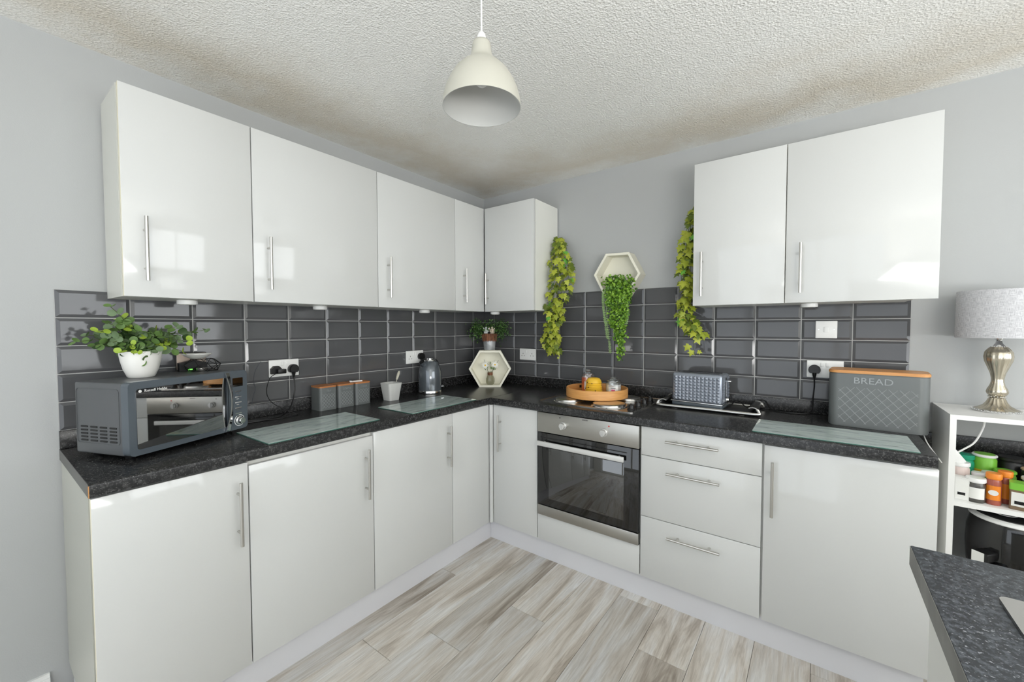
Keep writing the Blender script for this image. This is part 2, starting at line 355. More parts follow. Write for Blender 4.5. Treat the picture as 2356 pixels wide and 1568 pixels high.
# ---------------------------------------------------------------- room shell
fl = struct(MB().box((0, RY, -.1), (RX, 0, -.004)).out('floor', m_dark)); fl['label'] = 'grey oak-look plank floor'
PW = .196; x = .051-PW; row = 0
joints = {4: -1.364, 5: -1.012, 3: -.35, 2: -.994, 7: -.62, 8: -.907, 6: -1.55, 9: -1.3, 1: -1.7}
pl_me = {}
col_i = -1
while x < RX:
    x0 = max(x, 0.0); x1 = min(x+PW, RX); c = round((x-.051)/PW)
    j = joints.get(c, -random.uniform(.2, 1.2))
    ys = [0]; y = j
    while y > 0: y -= 1.22
    while y+1.22 < 0: y += 1.22
    while y > RY: ys.append(y); y -= 1.22
    ys.append(RY)
    for a, b_ in zip(ys, ys[1:]):
        if a-b_ < .01 or x1-x0 < .01: continue
        key = (round(x1-x0, 3), round(a-b_, 3))
        if key not in pl_me:
            g_ = .0007; w2, l2 = (x1-x0)/2-g_, (a-b_)/2-g_
            m_ = MB(); bv = .0012
            m_.add([(-w2, -l2, -.004), (w2, -l2, -.004), (w2, l2, -.004), (-w2, l2, -.004),
                    (-w2, -l2, -bv), (w2, -l2, -bv), (w2, l2, -bv), (-w2, l2, -bv),
                    (-w2+bv, -l2+bv, 0), (w2-bv, -l2+bv, 0), (w2-bv, l2-bv, 0), (-w2+bv, l2-bv, 0)],
                   [(8, 9, 10, 11)]+[(i, (i+1) % 4, 4+(i+1) % 4, 4+i) for i in range(4)]+[(4+i, 4+(i+1) % 4, 8+(i+1) % 4, 8+i) for i in range(4)])
            pl_me[key] = m_.mesh('plank', m_plank, 20)
        link('plank', pl_me[key], fl, ((x0+x1)/2, (a+b_)/2, 0))
    x += PW
wt = .2
struct(MB().box((-wt, RY-wt, RZ), (RX+wt, wt, RZ+.1)).out('ceiling', m_ceil))
wl = struct(MB().box((-wt, RY-wt, -.1), (0, wt, RZ)).out('wall_left', m_wall))
wb = struct(MB().box((0, 0, -.1), (RX+wt, wt, RZ)).out('wall_back', m_wall))
# right wall with a window opening, front wall with glazed doors' opening
def wall_hole(name, axis, pos, a0, a1, h0, h1, z0, z1):
    m_ = MB()
    for (s0, s1, t0, t1) in ((a0, h0, -.1, RZ), (h1, a1, -.1, RZ), (h0, h1, -.1, z0), (h0, h1, z1, RZ)):
        if t1-t0 < .001: continue
        if axis == 'x': m_.box((pos, s0, t0), (pos+wt, s1, t1))
        else: m_.box((s0, pos-wt, t0), (s1, pos, t1))
    return struct(m_.out(name, m_wall2))
wr = wall_hole('wall_right', 'x', RX, RY-wt, 0, -2.55, -.35, .85, 2.05)
wf = wall_hole('wall_front', 'y', RY, 0, RX, .4, 3.4, .07, 2.17)
def window(name, axis, pos, h0, h1, z0, z1, n):
    fr = MB(); T = Matrix.Identity(4) if axis == 'y' else Matrix(((0, -1, 0, 0), (1, 0, 0, 0), (0, 0, 1, 0), (0, 0, 0, 1)))
    y0, y1 = (pos-.11, pos-.05) if axis == 'y' else (-pos-.11, -pos-.05)
    b_ = .06
    fr.box((h0, y0, z0), (h1, y1, z0+b_), T); fr.box((h0, y0, z1-b_), (h1, y1, z1), T)
    for i in range(n+1):
        c = h0+(h1-h0)*i/n; a_ = max(h0, c-b_/2) if i else h0; d_ = c+b_/2 if i < n else h1
        if i == 0: a_, d_ = h0, h0+b_
        if i == n: a_, d_ = h1-b_, h1
        fr.box((a_, y0, z0+b_), (d_, y1, z1-b_), T)
    o = struct(fr.out(name, m_white))
    for i in range(n):
        a_ = h0+(h1-h0)*i/n+.03; d_ = h0+(h1-h0)*(i+1)/n-.03
        MB().box((a_, (y0+y1)/2-.003, z0+b_-.01), (d_, (y0+y1)/2+.003, z1-b_+.01), T).out('pane', m_pane, o)
window('window_1', 'x', RX, -2.55, -.35, .85, 2.05, 2)
window('window_2', 'y', RY, .4, 3.4, .07, 2.17, 3)
struct(MB().box((0, RY, 0), (.016, -2.42, .10)).box((0, RY, .10), (.010, -2.42, .115)).out('baseboard_left', m_white))
struct(MB().box((2.66, -.016, 0), (RX, 0, .11)).out('baseboard_back', m_white))

# tiles
TP, RP, Z6, UL, UR = .2025, .1025, .9839, .1471, .3152
def tile_mesh(w, h):
    g_ = .0016; a = w/2-g_; b_ = h/2-g_; iv = .011; z1, z2 = .0045, .0085
    m_ = MB(); ix = min(iv, a*.45)
    # local: x along wall, y out of the wall is -y, z up
    m_.add([(-a, 0, -b_), (a, 0, -b_), (a, 0, b_), (-a, 0, b_), (-a, -z1, -b_), (a, -z1, -b_), (a, -z1, b_), (-a, -z1, b_),
            (-a+ix, -z2, -b_+iv), (a-ix, -z2, -b_+iv), (a-ix, -z2, b_-iv), (-a+ix, -z2, b_-iv)],
           [(8, 9, 10, 11)]+[(i, (i+1) % 4, 4+(i+1) % 4, 4+i) for i in range(4)]+[(4+i, 4+(i+1) % 4, 8+(i+1) % 4, 8+i) for i in range(4)])
    return m_.mesh('tile', m_tile, 5)
tm = {w: tile_mesh(w, RP) for w in (TP, UL, UR-TP)}
def tiles(wall, side, cuts, rows):
    for c in range(len(cuts)-1):
        w = cuts[c+1]-cuts[c]; me = tm[min(tm, key=lambda k: abs(k-w))]; cc = (cuts[c]+cuts[c+1])/2
        for r in rows:
            z = Z6+RP*(5-r)+RP/2
            tilt = (random.gauss(0, .0035), 0, random.gauss(0, .0035))
            if side == 'B': link('tile', me, wall, (cc, -.003, z), tilt)
            else: link('tile', me, wall, (.003, -cc, z), (tilt[0], 0, PI/2+tilt[2]))
cl = [0, UL]+[UL+TP*i for i in range(1, 12)]; cr_ = [0, UR-TP, UR]+[UR+TP*i for i in range(1, 12)]
tiles(wl, 'L', cl, range(1, 6)); tiles(wb, 'B', cr_, range(0, 6))
MB().box((0, -cl[-1], Z6), (.0070, 0, Z6+5*RP)).out('grout', m_grout, wl)
MB().box((.0070, -.0070, Z6), (cr_[-1], 0, Z6+6*RP)).out('grout', m_grout, wb)

# ---------------------------------------------------------------- worktops
t = thing('worktop', 'black speckled laminate worktop along the left wall, under the microwave', 'worktop', (0, YE, ZW-TH))
def profile_top(x0, x1, y0, y1, front):     # rounded front edge
    m_ = MB(); r = .006; P = [(0, 0), (0, TH)]
    d = (x1-x0) if front == 'x' else (y1-y0)
    prof = [(0, 0), (d-.003, 0), (d, .003)]+[(d-r+r*math.cos(a), TH-r+r*math.sin(a)) for a in [PI/2*k/4 for k in range(5)]]+[(0, TH)]
    n = len(prof)
    if front == 'x': vs = [(x0+p, y, z) for y in (y0, y1) for p, z in prof]
    else: vs = [(x, y1-p, z) for x in (x0, x1) for p, z in prof]
    m_.add(vs, [tuple(range(n)), tuple(range(2*n-1, n-1, -1))]+[(i, n+i, n+(i+1) % n, (i+1) % n) for i in range(n)])
    return m_
profile_top(0, DL, 0, -YE, 'x').out('slab', m_top, t)
MB().box((0.001, -.0008, .001), (DL-.006, .0002, TH-.001)).out('edge_strip', mat('dark_edge_strip', (98, 97, 94), .45), t)
o = MB().rbox((0, YE, ZW+.0003), (.018, 0, Z6), .002).out('upstand', m_top); tag(o, 'black speckled upstand along the left wall behind the microwave and kettle', 'upstand')
MB().box((DL-.004, -.0012, .002), (DL+.0008, .0008, TH-.004)).out('chipped_edge', m_chip, t, label='raw chipboard showing at the chipped corner')
t = thing('worktop', 'black speckled laminate worktop along the back wall, under hob and bread bin', 'worktop', (DL, 0, ZW-TH))
profile_top(.0006, XE-DL, -DR, 0, 'y').out('slab', m_top, t)
o = MB().rbox((.0186, -.018, ZW+.0003), (XE, 0, Z6), .002).out('upstand', m_top); tag(o, 'black speckled upstand along the back wall behind the hob and bread bin', 'upstand')
t = MB().rbox((XE+.02, -.02, .822), (3.6, 0, .888), .002).out('wall_upstand', m_top); tag(t, 'black speckled upstand strip on the wall behind the white shelf unit', 'upstand')

# ---------------------------------------------------------------- cabinets
def handle(parent, x, z, ln, y, vert=True):
    m_ = MB(); r = .006
    if vert:
        m_.cyl((x, y-.033, z), (x, y-.033, z+ln), r, 16)
        for q in (.045, ln-.045): m_.cyl((x, y-.0005, z+q), (x, y-.030, z+q), .0045, 10)
    else:
        m_.cyl((x, y-.033, z), (x+ln, y-.033, z), r, 16)
        for q in (.045, ln-.045): m_.cyl((x+q, y-.0005, z), (x+q, y-.030, z), .0045, 10)
    return m_.out('handle', m_steel, parent)
def door(parent, x0, x1, z0, z1, y, name='door', edge=None, edge_side=-1):
    g_ = .0019; m_ = MB().rbox((x0+g_, y, z0), (x1-g_, y+.018, z1), .0016)
    me = m_.mesh(name, [m_gloss, edge or m_gloss], 40)
    if edge:
        for p in me.polygons:
            if p.normal.x*edge_side > .6: p.material_index = 1
    return link(name, me, parent)
def unit(side, label, s0, s1, z0, z1, depth, doors, cat='cabinet', name='base_cabinet', edge=None, lside=0, cz1=None, cx1=None, cm=None):
    """local x along the run, local -y into the room; doors: (kind,x0,x1,z0,z1,handle)"""
    if side == 'L': t = thing(name, label, cat, (0, s0, z0), PI/2)
    else: t = thing(name, label, cat, (s0, 0, z0))
    w = s1-s0; hgt = (cz1 or z1)-z0
    y0 = -(depth-.023)
    c = MB(); s_ = .016; cw = cx1 or w
    c.box((lside, y0, 0), (s_, -.0105, hgt)).box((cw-s_, y0, 0), (cw, -.0105, hgt)).box((s_, y0, 0), (cw-s_, -.0105, s_)).box((s_, y0, hgt-s_), (cw-s_, -.0105, hgt)).box((s_, -.02, s_), (cw-s_, -.0105, hgt-s_))
    c.out('carcass', cm or m_carc, t)
    for d in doors:
        k, a, b_, c0, c1, h = d
        o = door(t, a-s0, b_-s0, c0-z0, c1-z0, -depth, k, edge)
        if h: handle(o, h[0]-s0, h[1]-z0, h[2], -depth, h[3])
    return t
HL = .226
ZT = ZW-TH-.006
a1, a2, a3, a4 = -.9368, -1.4501, -1.9693, -2.3724
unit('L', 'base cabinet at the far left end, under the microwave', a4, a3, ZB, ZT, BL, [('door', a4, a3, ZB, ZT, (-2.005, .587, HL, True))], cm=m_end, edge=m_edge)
unit('L', 'base cabinet under the left-hand glass board', a3, a2, ZB, ZT, BL, [('door', a3, a2, ZB, ZT-.014, (-1.493, .58, HL, True))])
unit('L', 'base cabinet below the glass board beside the kettle', a2, a1, ZB, ZT, BL, [('door', a2, a1, ZB, ZT, (-.975, .586, HL, True))])
t = unit('L', 'plain handleless corner panel cabinet on the left run', a1, -BR-.001, ZB, ZT, BL, [('door', a1, -BR-.02, ZB, ZT, None)])
# rounded corner post between the two runs
t = MB().prism(rrect(.026, .026, .010, 4), ZB, ZT, Matrix.Translation((BL+.004, -BR-.004, 0))).out('corner_post', m_gloss); tag(t, 'slim rounded white post where the two runs of base cabinets meet', 'corner post')
b1, b2, b3, b4, b5 = BL+.018, .9107, 1.5179, 2.0308, 2.5365
unit('B', 'narrow base cabinet left of the oven', b1, b2, ZB, ZT, BR, [('door', b1, b2, ZB, ZT, (.641, .592, HL, True))])
t = thing('oven_housing', 'white housing cabinet around the oven with blank panel below', 'cabinet', (b2, 0, ZB))
w_ = b3-b2
MB().box((0, -BR+.02, 0), (.006, -.02, ZT-ZB)).box((w_-.006, -BR+.02, 0), (w_, -.02, ZT-ZB)).box((.006, -BR+.02, 0), (w_-.006, -.02, .016)).out('carcass', m_carc, t)
door(t, .001, w_-.001, 0, .150, -BR, 'filler_panel')
t = unit('B', 'three-drawer base unit right of the oven', b3, b4, ZB, ZT, BR,
     [('drawer', b3, b4, .732, ZT, (1.643, .820, HL, False)), ('drawer', b3, b4, .430, .729, (1.648, .670, HL, False)), ('drawer', b3, b4, ZB, .427, (1.653, .364, HL, False))], name='drawer_unit')
unit('B', 'wide base cabinet at the right end, under the bread bin', b4, b5, ZB, ZT, BR, [('door', b4+.004, b5+.012, ZB, ZT-.004, (2.068, .581, HL, True))])
t = MB().box((.517, YE+.012, 0), (.533, -.535, ZB-.002)).box((.02, YE+.012, 0), (.517, YE+.026, ZB-.002)).out('plinth', m_plinth); tag(t, 'white kickboard plinth under the left run of base cabinets', 'plinth')
t = MB().box((.534, -.565, 0), (2.53, -.549, ZB-.002)).out('plinth', m_plinth); tag(t, 'white kickboard plinth under the oven and drawers', 'plinth')

WL, WR, YC = .2721, .2672, .3158
ZWT, ZWB = 2.2014, 1.4683
w1, w2, w3, w4 = -1.2069, -1.8247, -2.2364, .70
kw = dict(name='wall_cabinet')
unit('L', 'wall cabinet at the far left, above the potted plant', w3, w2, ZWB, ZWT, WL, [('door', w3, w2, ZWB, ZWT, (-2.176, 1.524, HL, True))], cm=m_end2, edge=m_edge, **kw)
unit('L', 'second wall cabinet from the left, above the plugged socket', w2, w1, ZWB, ZWT, WL, [('door', w2, w1, ZWB, ZWT, (-1.766, 1.522, HL, True))], **kw)
unit('L', 'wall cabinet with two handles above the kettle, beside the corner', w1, -YC-.001, ZWB, ZWT, WL, [('door', w1, -.611, ZWB, ZWT, (-1.145, 1.522, HL, True)), ('door', -.6115, -YC-.001, ZWB, ZWT, (-.534, 1.525, HL, True))], **kw)
unit('B', 'corner wall cabinet beside the left ivy', WL-.016, w4, ZWB, ZWT, YC, [('door', WL+.003, w4, ZWB, ZWT, (.312, 1.519, .218, True))], **kw)
r1, r2, r3 = 1.6716, 2.0772, 2.5868
unit('B', 'narrower wall cabinet on the right, beside the right ivy', r1, r2, ZWB, ZWT, WR, [('door', r1, r2, ZWB, ZWT, (1.718, 1.515, HL, True))], **kw)
unit('B', 'wider wall cabinet on the right, above the bread bin', r2, r3, ZWB, ZWT, WR, [('door', r2, r3, ZWB, ZWT, (2.136, 1.512, HL, True))], cx1=.44, edge=m_edge, **kw)
# under-cabinet puck lights
PK = [((.17, -2.03), 'under the far left wall cabinet'), ((.13, -1.46), 'under the second wall cabinet from the left'), ((.17, -.79), 'above the kettle'), ((.31, -.24), 'above the corner planter'), ((2.17, -.17), 'under the right wall cabinets')]
me_r = MB().lathe([(.033, 0), (.034, .003), (.034, .016), (.030, .018)], 28).mesh('housing', m_white); me_d = MB().lathe([(.026, -.0012), (.027, .0005)], 24).mesh('diffuser', m_ceram)
for (p, s_) in PK:
    t = thing('puck_light', 'round white puck light '+s_, 'light', (p[0], p[1], ZWB-.018), group='puck lights under the wall cabinets')
    link('housing', me_r, t); link('diffuser', me_d, t)

# ---------------------------------------------------------------- oven
t = thing('built_in_oven', 'built-in stainless steel and black glass electric oven under the hob', 'oven', (.9215, -.575, .277))
ow = .592; o_h = .595
MB().box((.004, .02, .005), (ow-.004, .53, o_h-.02)).out('oven_body', m_greyd, t)
pan = MB().rbox((0, -.034, .482), (ow, .02, o_h), .002).out('control_panel', m_osteel, t)
me_k = MB().lathe([(.021, 0), (.0205, .012), (.017, .014), (.0165, .026), (.0155, .028)], 28).box((-.005, -.0165, .026), (.005, .0165, .034)).mesh('knob', mat('satin_silver', (214, 214, 212), .3, .6))
for kx in (.172, .411):
    k = link('knob', me_k, pan, (kx, -.0345, .538), (PI/2, 0, 0))
MB().cyl((.148, -.0345, .578), (.148, -.0352, .578), .0035, 12).out('indicator_light', m_black, pan)
MB().cyl((.436, -.0345, .572), (.436, -.0352, .572), .0042, 12).out('indicator_light', m_red2, pan)
text('badge', 'ZANUSSI', .0085, .0003, m_black, pan, (.30, -.0345, .585), (PI/2, 0, 0))
od = MB().rbox((0, -.032, .062), (ow, -.006, .478), .002).out('oven_door', m_blackg, t)
MB().rbox((.075, -.0335, .105), (ow-.075, -.0318, .395), .0006).out('window_glass', m_ovenwin, od)
MB().box((.02, -.0332, .450), (ow-.06, -.0318, .4545)).out('vent_slot', m_dark, od)
h_ = MB().rbox((.018, -.070, .410), (ow-.065, -.058, .4375), .004, 3)
for hx in (.05, ow-.10): h_.cyl((hx, -.058, .424), (hx, -.032, .424), .007, 12)
h_.out('door_handle', mat('white_silver_handle', (222, 222, 220), .35, .3), od)
MB().rbox((0, -.034, 0), (ow, -.006, .058), .002).out('bottom_trim', m_osteel, t)

# ---------------------------------------------------------------- hob
t = thing('hob', 'stainless steel electric hob with four plates, set in the back worktop', 'hob', (1.18, -.300, ZW), math.radians(-2))
P = rrect(.585, .51, .02, 5)
MB().prism(P, 0, .004).ring(P, rrect(.573, .498, .016, 5), .004, .007).out('hob_tray', mat('polished_steel', (176, 174, 170), .2, .95), t)
for (px_, py_, r_) in ((-.155, -.13, .075), (.105, -.125, .09), (-.155, .125, .09), (.105, .125, .075)):
    pl = MB().lathe([(r_+.014, .0045), (r_+.012, .008), (r_+.002, .009)], 40, Matrix.Translation((px_, py_, 0))).out('plate_ring', m_chrome, t)
    MB().lathe([(r_, .009), (r_, .016), (r_-.012, .019), (r_-.03, .0195)], 40, Matrix.Translation((px_, py_, 0))).out('hot_plate', m_steel, pl)
for i in range(4):
    k = MB().lathe([(.021, .0045), (.02, .008), (.0165, .010), (.0155, .026), (.014, .029)], 24).box((-.004, -.016, .025), (.004, .016, .034)).out('knob', m_black, t, loc=(.248, -.165+.092*i, 0), rot=(0, 0, .5))
    MB().box((-.001, .004, .0342), (.001, .0155, .0348)).out('pointer', m_white, k)

# wooden tray and candles
tz = ZW+.0196
t = thing('serving_tray', 'round bamboo tray resting on the hob holding candles', 'tray', (1.132, -.272, tz))
R0 = .184; n = 64
m_ = MB(); m_.lathe([(R0-.006, 0), (R0, .003), (R0, .052), (R0-.002, .055), (R0-.006, .055), (R0-.008, .052), (R0-.008, .009)], n, cap=False).lathe([(R0-.008, .004), (R0-.008, .009)], n).lathe([(R0-.006, 0), (R0-.006, .006)], n)
m_.out('tray_body', m_trayw, t)
for ang in (2.55, -.6):
    p_ = Matrix.Rotation(ang, 4, 'Z')
    poly = rrect(.085, .017, .008, 4)
    MB().prism(poly, 0, .0012, p_ @ Matrix.Translation((R0-.0085, 0, .037)) @ Matrix.Rotation(-PI/2, 4, 'Y') @ Matrix.Rotation(PI/2, 4, 'Z')).out('hand_hole', m_dark, t)
cz_ = tz+.0095
def candle_jar(label, loc, wax, r, h, wax_h, heart, k):
    t = thing('candle_jar', label, 'candle', loc, k)
    MB().lathe([(r-.003, .002), (r-.002, .006), (r-.002, wax_h)], 32).out('wax', wax, t)
    MB().lathe([(r*.9, 0), (r, .004), (r, h*.78), (r*.86, h*.84), (r*.84, h*.88), (r*.9, h*.9)], 32, cap=False).out('glass_jar', m_thin, t)
    l_ = MB().lathe([(r*.80, h*.885), (r*.93, h*.89), (r*.93, h*.93), (r*.6, h*.97), (r*.28, h*.985), (r*.42, h*1.01), (r*.50, h*1.06), (r*.42, h*1.11), (.001, h*1.13)], 28)
    l_.out('glass_lid', m_thin, t)
    lab = MB(); m0 = []
    nn = 8
    for i in range(nn+1):
        a = -.62+1.24*i/nn-PI/2; m0 += [(math.cos(a)*(r+.0006), math.sin(a)*(r+.0006), h*.18), (math.cos(a)*(r+.0006), math.sin(a)*(r+.0006), h*.56)]
    lab.add(m0, [(2*i, 2*i+2, 2*i+3, 2*i+1) for i in range(nn)]); lo = lab.out('paper_label', m_label, t)
    if heart:
        hp = [(.011*math.sin(a)**3, .0007*(13*math.cos(a)-5*math.cos(2*a)-2*math.cos(3*a)-math.cos(4*a))) for a in [2*PI*i/24 for i in range(24)]]
        MB().prism(hp, 0, .0008, Matrix.Translation((0, -r-.0008, h*.33)) @ RXM).out('heart_print', m_pink, lo)
    else:
        MB().box((-.016, -r-.0024, h*.28), (.016, -r-.0010, h*.34)).out('printed_band', m_orange, lo)
    MB().box((-.014, -r-.0022, h*.48), (.014, -r-.0008, h*.51)).out('printed_band', m_black, lo)
candle_jar('tall orange candle in a glass jar, back left on the bamboo tray', (1.052, -.225, cz_), m_candle_o, .043, .13, .095, False, .5)
candle_jar('white candle jar with a pink heart label, on the right of the bamboo tray', (1.224, -.235, cz_), m_candle_w, .046, .098, .066, True, .35)
t = thing('beehive_warmer', 'yellow ribbed beehive-shaped ceramic pot on the bamboo tray', 'candle holder', (1.118, -.285, cz_))
pr = [(.040, 0), (.048, .004)]
for i in range(5): z = .006+.0125*i; rr_ = .0525-.0004*i*i; pr += [(rr_-.002, z), (rr_, z+.003), (rr_, z+.009), (rr_-.0025, z+.0125)]
pr += [(.048, .074), (.044, .088), (.036, .099), (.022, .104), (.0005, .105)]
MB().lathe(pr, 40).out('pot_body', m_yellow, t)
for a, z in ((-2.0, .078), (-1.35, .072), (-1.75, .05), (-.95, .03), (-2.3, .04)):
    rz_ = .0515 if z < .06 else .0475
    MB().lathe([(.0032, 0), (.003, .002)], 12, Matrix.Translation((rz_*math.cos(a), rz_*math.sin(a), z)) @ Matrix.Rotation(a, 4, 'Z') @ Matrix.Rotation(PI/2, 4, 'Y')).out('hole', m_black, t)
bee = MB().lathe([(.0005, -.006), (.003, -.004), (.0038, 0), (.003, .004), (.0005, .006)], 10, Matrix.Translation((-.008, -.054, .018)) @ Matrix.Rotation(1.1, 4, 'Y')).out('bee', m_black, t)
MB().lathe([(.0005, -.004), (.0035, 0), (.0005, .004)], 10, Matrix.Translation((-.013, -.0555, .021)) @ Matrix.Rotation(.6, 4, 'Y')).out('bee_wing', m_white, bee)

# ---------------------------------------------------------------- toaster on steel tray
t = thing('steel_tray', 'long dark tray with silver rails and curled ends under the toaster', 'tray', (1.742, -.165, ZW), math.radians(1))
m_tray = mat('dark_tray_base', (66, 66, 66), .35, .6)
MB().rbox((-.215, -.105, .008), (.215, .105, .013), .002).out('tray_base', m_tray, t)
for s_ in (-1, 1):
    MB().tube([(-.232, s_*.112, .036), (-.240, s_*.114, .024), (-.222, s_*.118, .014), (0, s_*.118, .014), (.222, s_*.118, .014), (.240, s_*.114, .024), (.232, s_*.112, .036)], .0075, 10, 5).out('rail', m_steel, t)
    pts = [(math.cos(a)*.018, math.sin(a)*.018) for a in [PI/2*(-1)+PI*1.25*k/10 for k in range(11)]]
    vs = []; fs = []
    for yy in (-.112, .112):
        for (a_, b_) in pts: vs.append((s_*(.213+a_*1.3), yy, .027+b_))
    m_ = MB(); nn = len(pts); m_.add(vs, [(i, i+1, nn+i+1, nn+i) for i in range(nn-1)])
    o = m_.out('curled_end', m_tray, t); md = o.modifiers.new('solid', 'SOLIDIFY'); md.thickness = .003
    for q in (-1, 1): MB().tube([(s_*(.213+a_*1.3), q*.113, .027+b_) for a_, b_ in pts], .003, 6, 1).out('end_rim', m_steel, t)
for sx_ in (-.16, .16):
    MB().lathe([(.016, 0), (.018, .004), (.018, .008)], 16, Matrix.Translation((sx_, -.08, 0))).out('foot', m_steel, t)
t = thing('toaster', 'grey toaster with faceted diamond sides on the steel tray', 'toaster', (1.698, -.178, ZW+.0135), math.radians(-5))
m_toast = mat('metallic_grey', (150, 157, 168), .25, .5, coat=.2)
TL, TD, THt = .262, .15, .178
MB().rbox((-TL/2+.004, -TD/2+.004, 0), (TL/2-.004, TD/2-.004, .022), .006, 3).out('base', m_greyp, t)
MB().rbox((-TL/2-.001, -TD/2-.001, .020), (TL/2+.001, TD/2+.001, .026), .002).out('base_band', m_chrome, t)
m_ = MB().rbox((-TL/2+.004, -TD/2+.004, .026), (TL/2-.004, TD/2-.004, THt), .014, 4)
# faceted front/back and left side: pyramids
def facets(m_, P0, U, V, Nn, nu, nv, d):
    vs = []; fs = []
    for j in range(nv+1):
        for i in range(nu+1): vs.append(P0+U*(i/nu)+V*(j/nv))
    for j in range(nv):
        for i in range(nu):
            a = j*(nu+1)+i; c = len(vs); vs.append(P0+U*((i+.5)/nu)+V*((j+.5)/nv)+Nn*d)
            fs += [(a, a+1, c), (a+1, a+nu+2, c), (a+nu+2, a+nu+1, c), (a+nu+1, a, c)]
    m_.add(vs, fs)
f_ = MB()
Vz = Vector((0, 0, THt-.046))
facets(f_, Vector((-TL/2+.014, -TD/2+.0035, .032)), Vector((TL-.028, 0, 0)), Vz, Vector((0, -1, 0)), 12, 8, .007)
facets(f_, Vector((TL/2-.014, TD/2-.0035, .032)), Vector((-TL+.028, 0, 0)), Vz, Vector((0, 1, 0)), 13, 8, .0055)
facets(f_, Vector((-TL/2+.0035, TD/2-.014, .032)), Vector((0, -TD+.028, 0)), Vz, Vector((-1, 0, 0)), 7, 8, .0055)
for s_ in (-1, 1):
    facets(f_, Vector((TL/2-.0035, s_*.045-.017, .032)), Vector((0, .034, 0)), Vz, Vector((1, 0, 0)), 2, 8, .0045)
m_.out('shell', m_toast, t)
f_.out('diamond_facets', m_toast, t, 5)
for yy in (-.03, .03): MB().rbox((-.10, yy-.012, THt-.002), (.10, yy+.012, THt+.0015), .001).out('bread_slot', m_black, t)
MB().box((TL/2-.004, -.004, .055), (TL/2-.001, .004, THt-.018)).out('lever_slot', m_black, t)
MB().rbox((TL/2-.002, -.016, THt-.040), (TL/2+.024, .016, THt-.030), .003).box((TL/2-.002, -.0015, .06), (TL/2+.002, .0015, THt-.04)).out('lever', m_chrome, t)
MB().lathe([(.013, 0), (.013, .008), (.010, .014)], 20, Matrix.Translation((TL/2-.001, 0, .045)) @ Matrix.Rotation(PI/2, 4, 'Y')).out('browning_dial', m_chrome, t)

# ---------------------------------------------------------------- sockets, switch, plugs, cables
def socket(side, label, s, z, w=.146, single=False, loc_=None):
    loc = (0, s, z) if side == 'L' else (s, 0, z)
    t = thing('wall_switch' if single else 'double_socket', label, 'switch' if single else 'socket', loc, PI/2 if side == 'L' else 0)
    d = -.0118
    MB().rbox((-w/2, d-.010, -.043), (w/2, d, .043), .003, 3).out('faceplate', m_white, t)
    y = d-.0102
    if single:
        MB().rbox((-.009, y-.004, -.014), (.009, y+.001, .014), .0015).out('rocker', m_white, t)
        for sx_ in (-.03, .03): MB().cyl((sx_, y+.001, 0), (sx_, y-.0008, 0), .003, 12).out('screw', m_steel, t)
    else:
        for sx_ in (-.0105, .0105): MB().rbox((sx_-.0065, y-.003, .012), (sx_+.0065, y+.001, .032), .0015).out('rocker', m_white, t)
        for sx_ in (-.04, .04):
            o = MB().box((sx_-.0018, y-.0004, .002), (sx_+.0018, y+.001, .010))
            for q in (-.011, .011): o.box((sx_+q-.0028, y-.0004, -.013), (sx_+q+.0028, y+.001, -.009))
            o.out('pin_holes', m_black, t)
    return t
socket('L', 'double wall socket with two black plugs, above the canisters and left board', -1.595, 1.151)
socket('L', 'double wall socket behind the kettle with one plug', -.746, 1.156)
socket('B', 'empty double wall socket right of the white hexagon box', .447, 1.151)
socket('B', 'double wall socket left of and behind the bread bin', 2.237, 1.146)
socket('B', 'small white single wall switch above the bread bin', 2.239, 1.343, .086, True)
def plug(label, side, s, z, round_=True):
    loc = (.0222, s, z) if side == 'L' else (s, -.0222, z)
    t = thing('plug', label, 'plug', loc, PI/2 if side == 'L' else 0)
    if round_:
        P = [(math.cos(a)*.025, max(math.sin(a)*.025, -.017)) for a in [2*PI*k/28 for k in range(28)]]
        m_ = MB().prism(P, 0, .018, RXM).prism([(x_*.82, y_*.82) for x_, y_ in P], .018, .026, RXM)
        m_.lathe([(.0105, 0), (.008, .012), (.0045, .03)], 14, Matrix.Translation((0, -.012, -.014)) @ Matrix.Rotation(PI, 4, 'X'))
    else:
        m_ = MB().prism([(-.024, -.018), (.024, -.018), (.024, .008), (.010, .022), (-.010, .022), (-.024, .008)], 0, .020, RXM).rbox((-.004, -.044, -.016), (.036, -.018, .006), .003)
    m_.out('plug_body', m_black, t)
    return t
plug('black round-backed plug, right side of the left wall socket', 'L', -1.555, 1.143)
plug('angular black adaptor plug, left side of the left wall socket', 'L', -1.640, 1.143, False)
plug('black plug half hidden behind the kettle spout', 'L', -.700, 1.158)
plug('black plug in the socket left of the bread bin', 'B', 2.196, 1.142)
c = MB().tube([(.036, -1.555, 1.10), (.045, -1.556, 1.05), (.05, -1.565, 1.0), (.075, -1.60, .945), (.10, -1.66, .9205), (.12, -1.74, .9205), (.11, -1.80, .9205), (.10, -1.9, .9205), (.06, -1.97, .9205)], .0032).out('cable', m_black); tag(c, 'thick black cable from the right plug of the left socket down onto the worktop', 'cable')
c = MB().tube([(.062, -1.655, 1.128), (.08, -1.69, 1.11), (.09, -1.71, 1.05), (.085, -1.69, 1.0), (.085, -1.65, .965), (.10, -1.60, .935), (.115, -1.575, .9205), (.13, -1.60, .9205), (.13, -1.70, .9205), (.10, -1.80, .926), (.07, -1.93, .9205)], .0018, 6).out('thin_cable', m_black); tag(c, 'thin black cable looping from the left adaptor down to the worktop', 'cable')
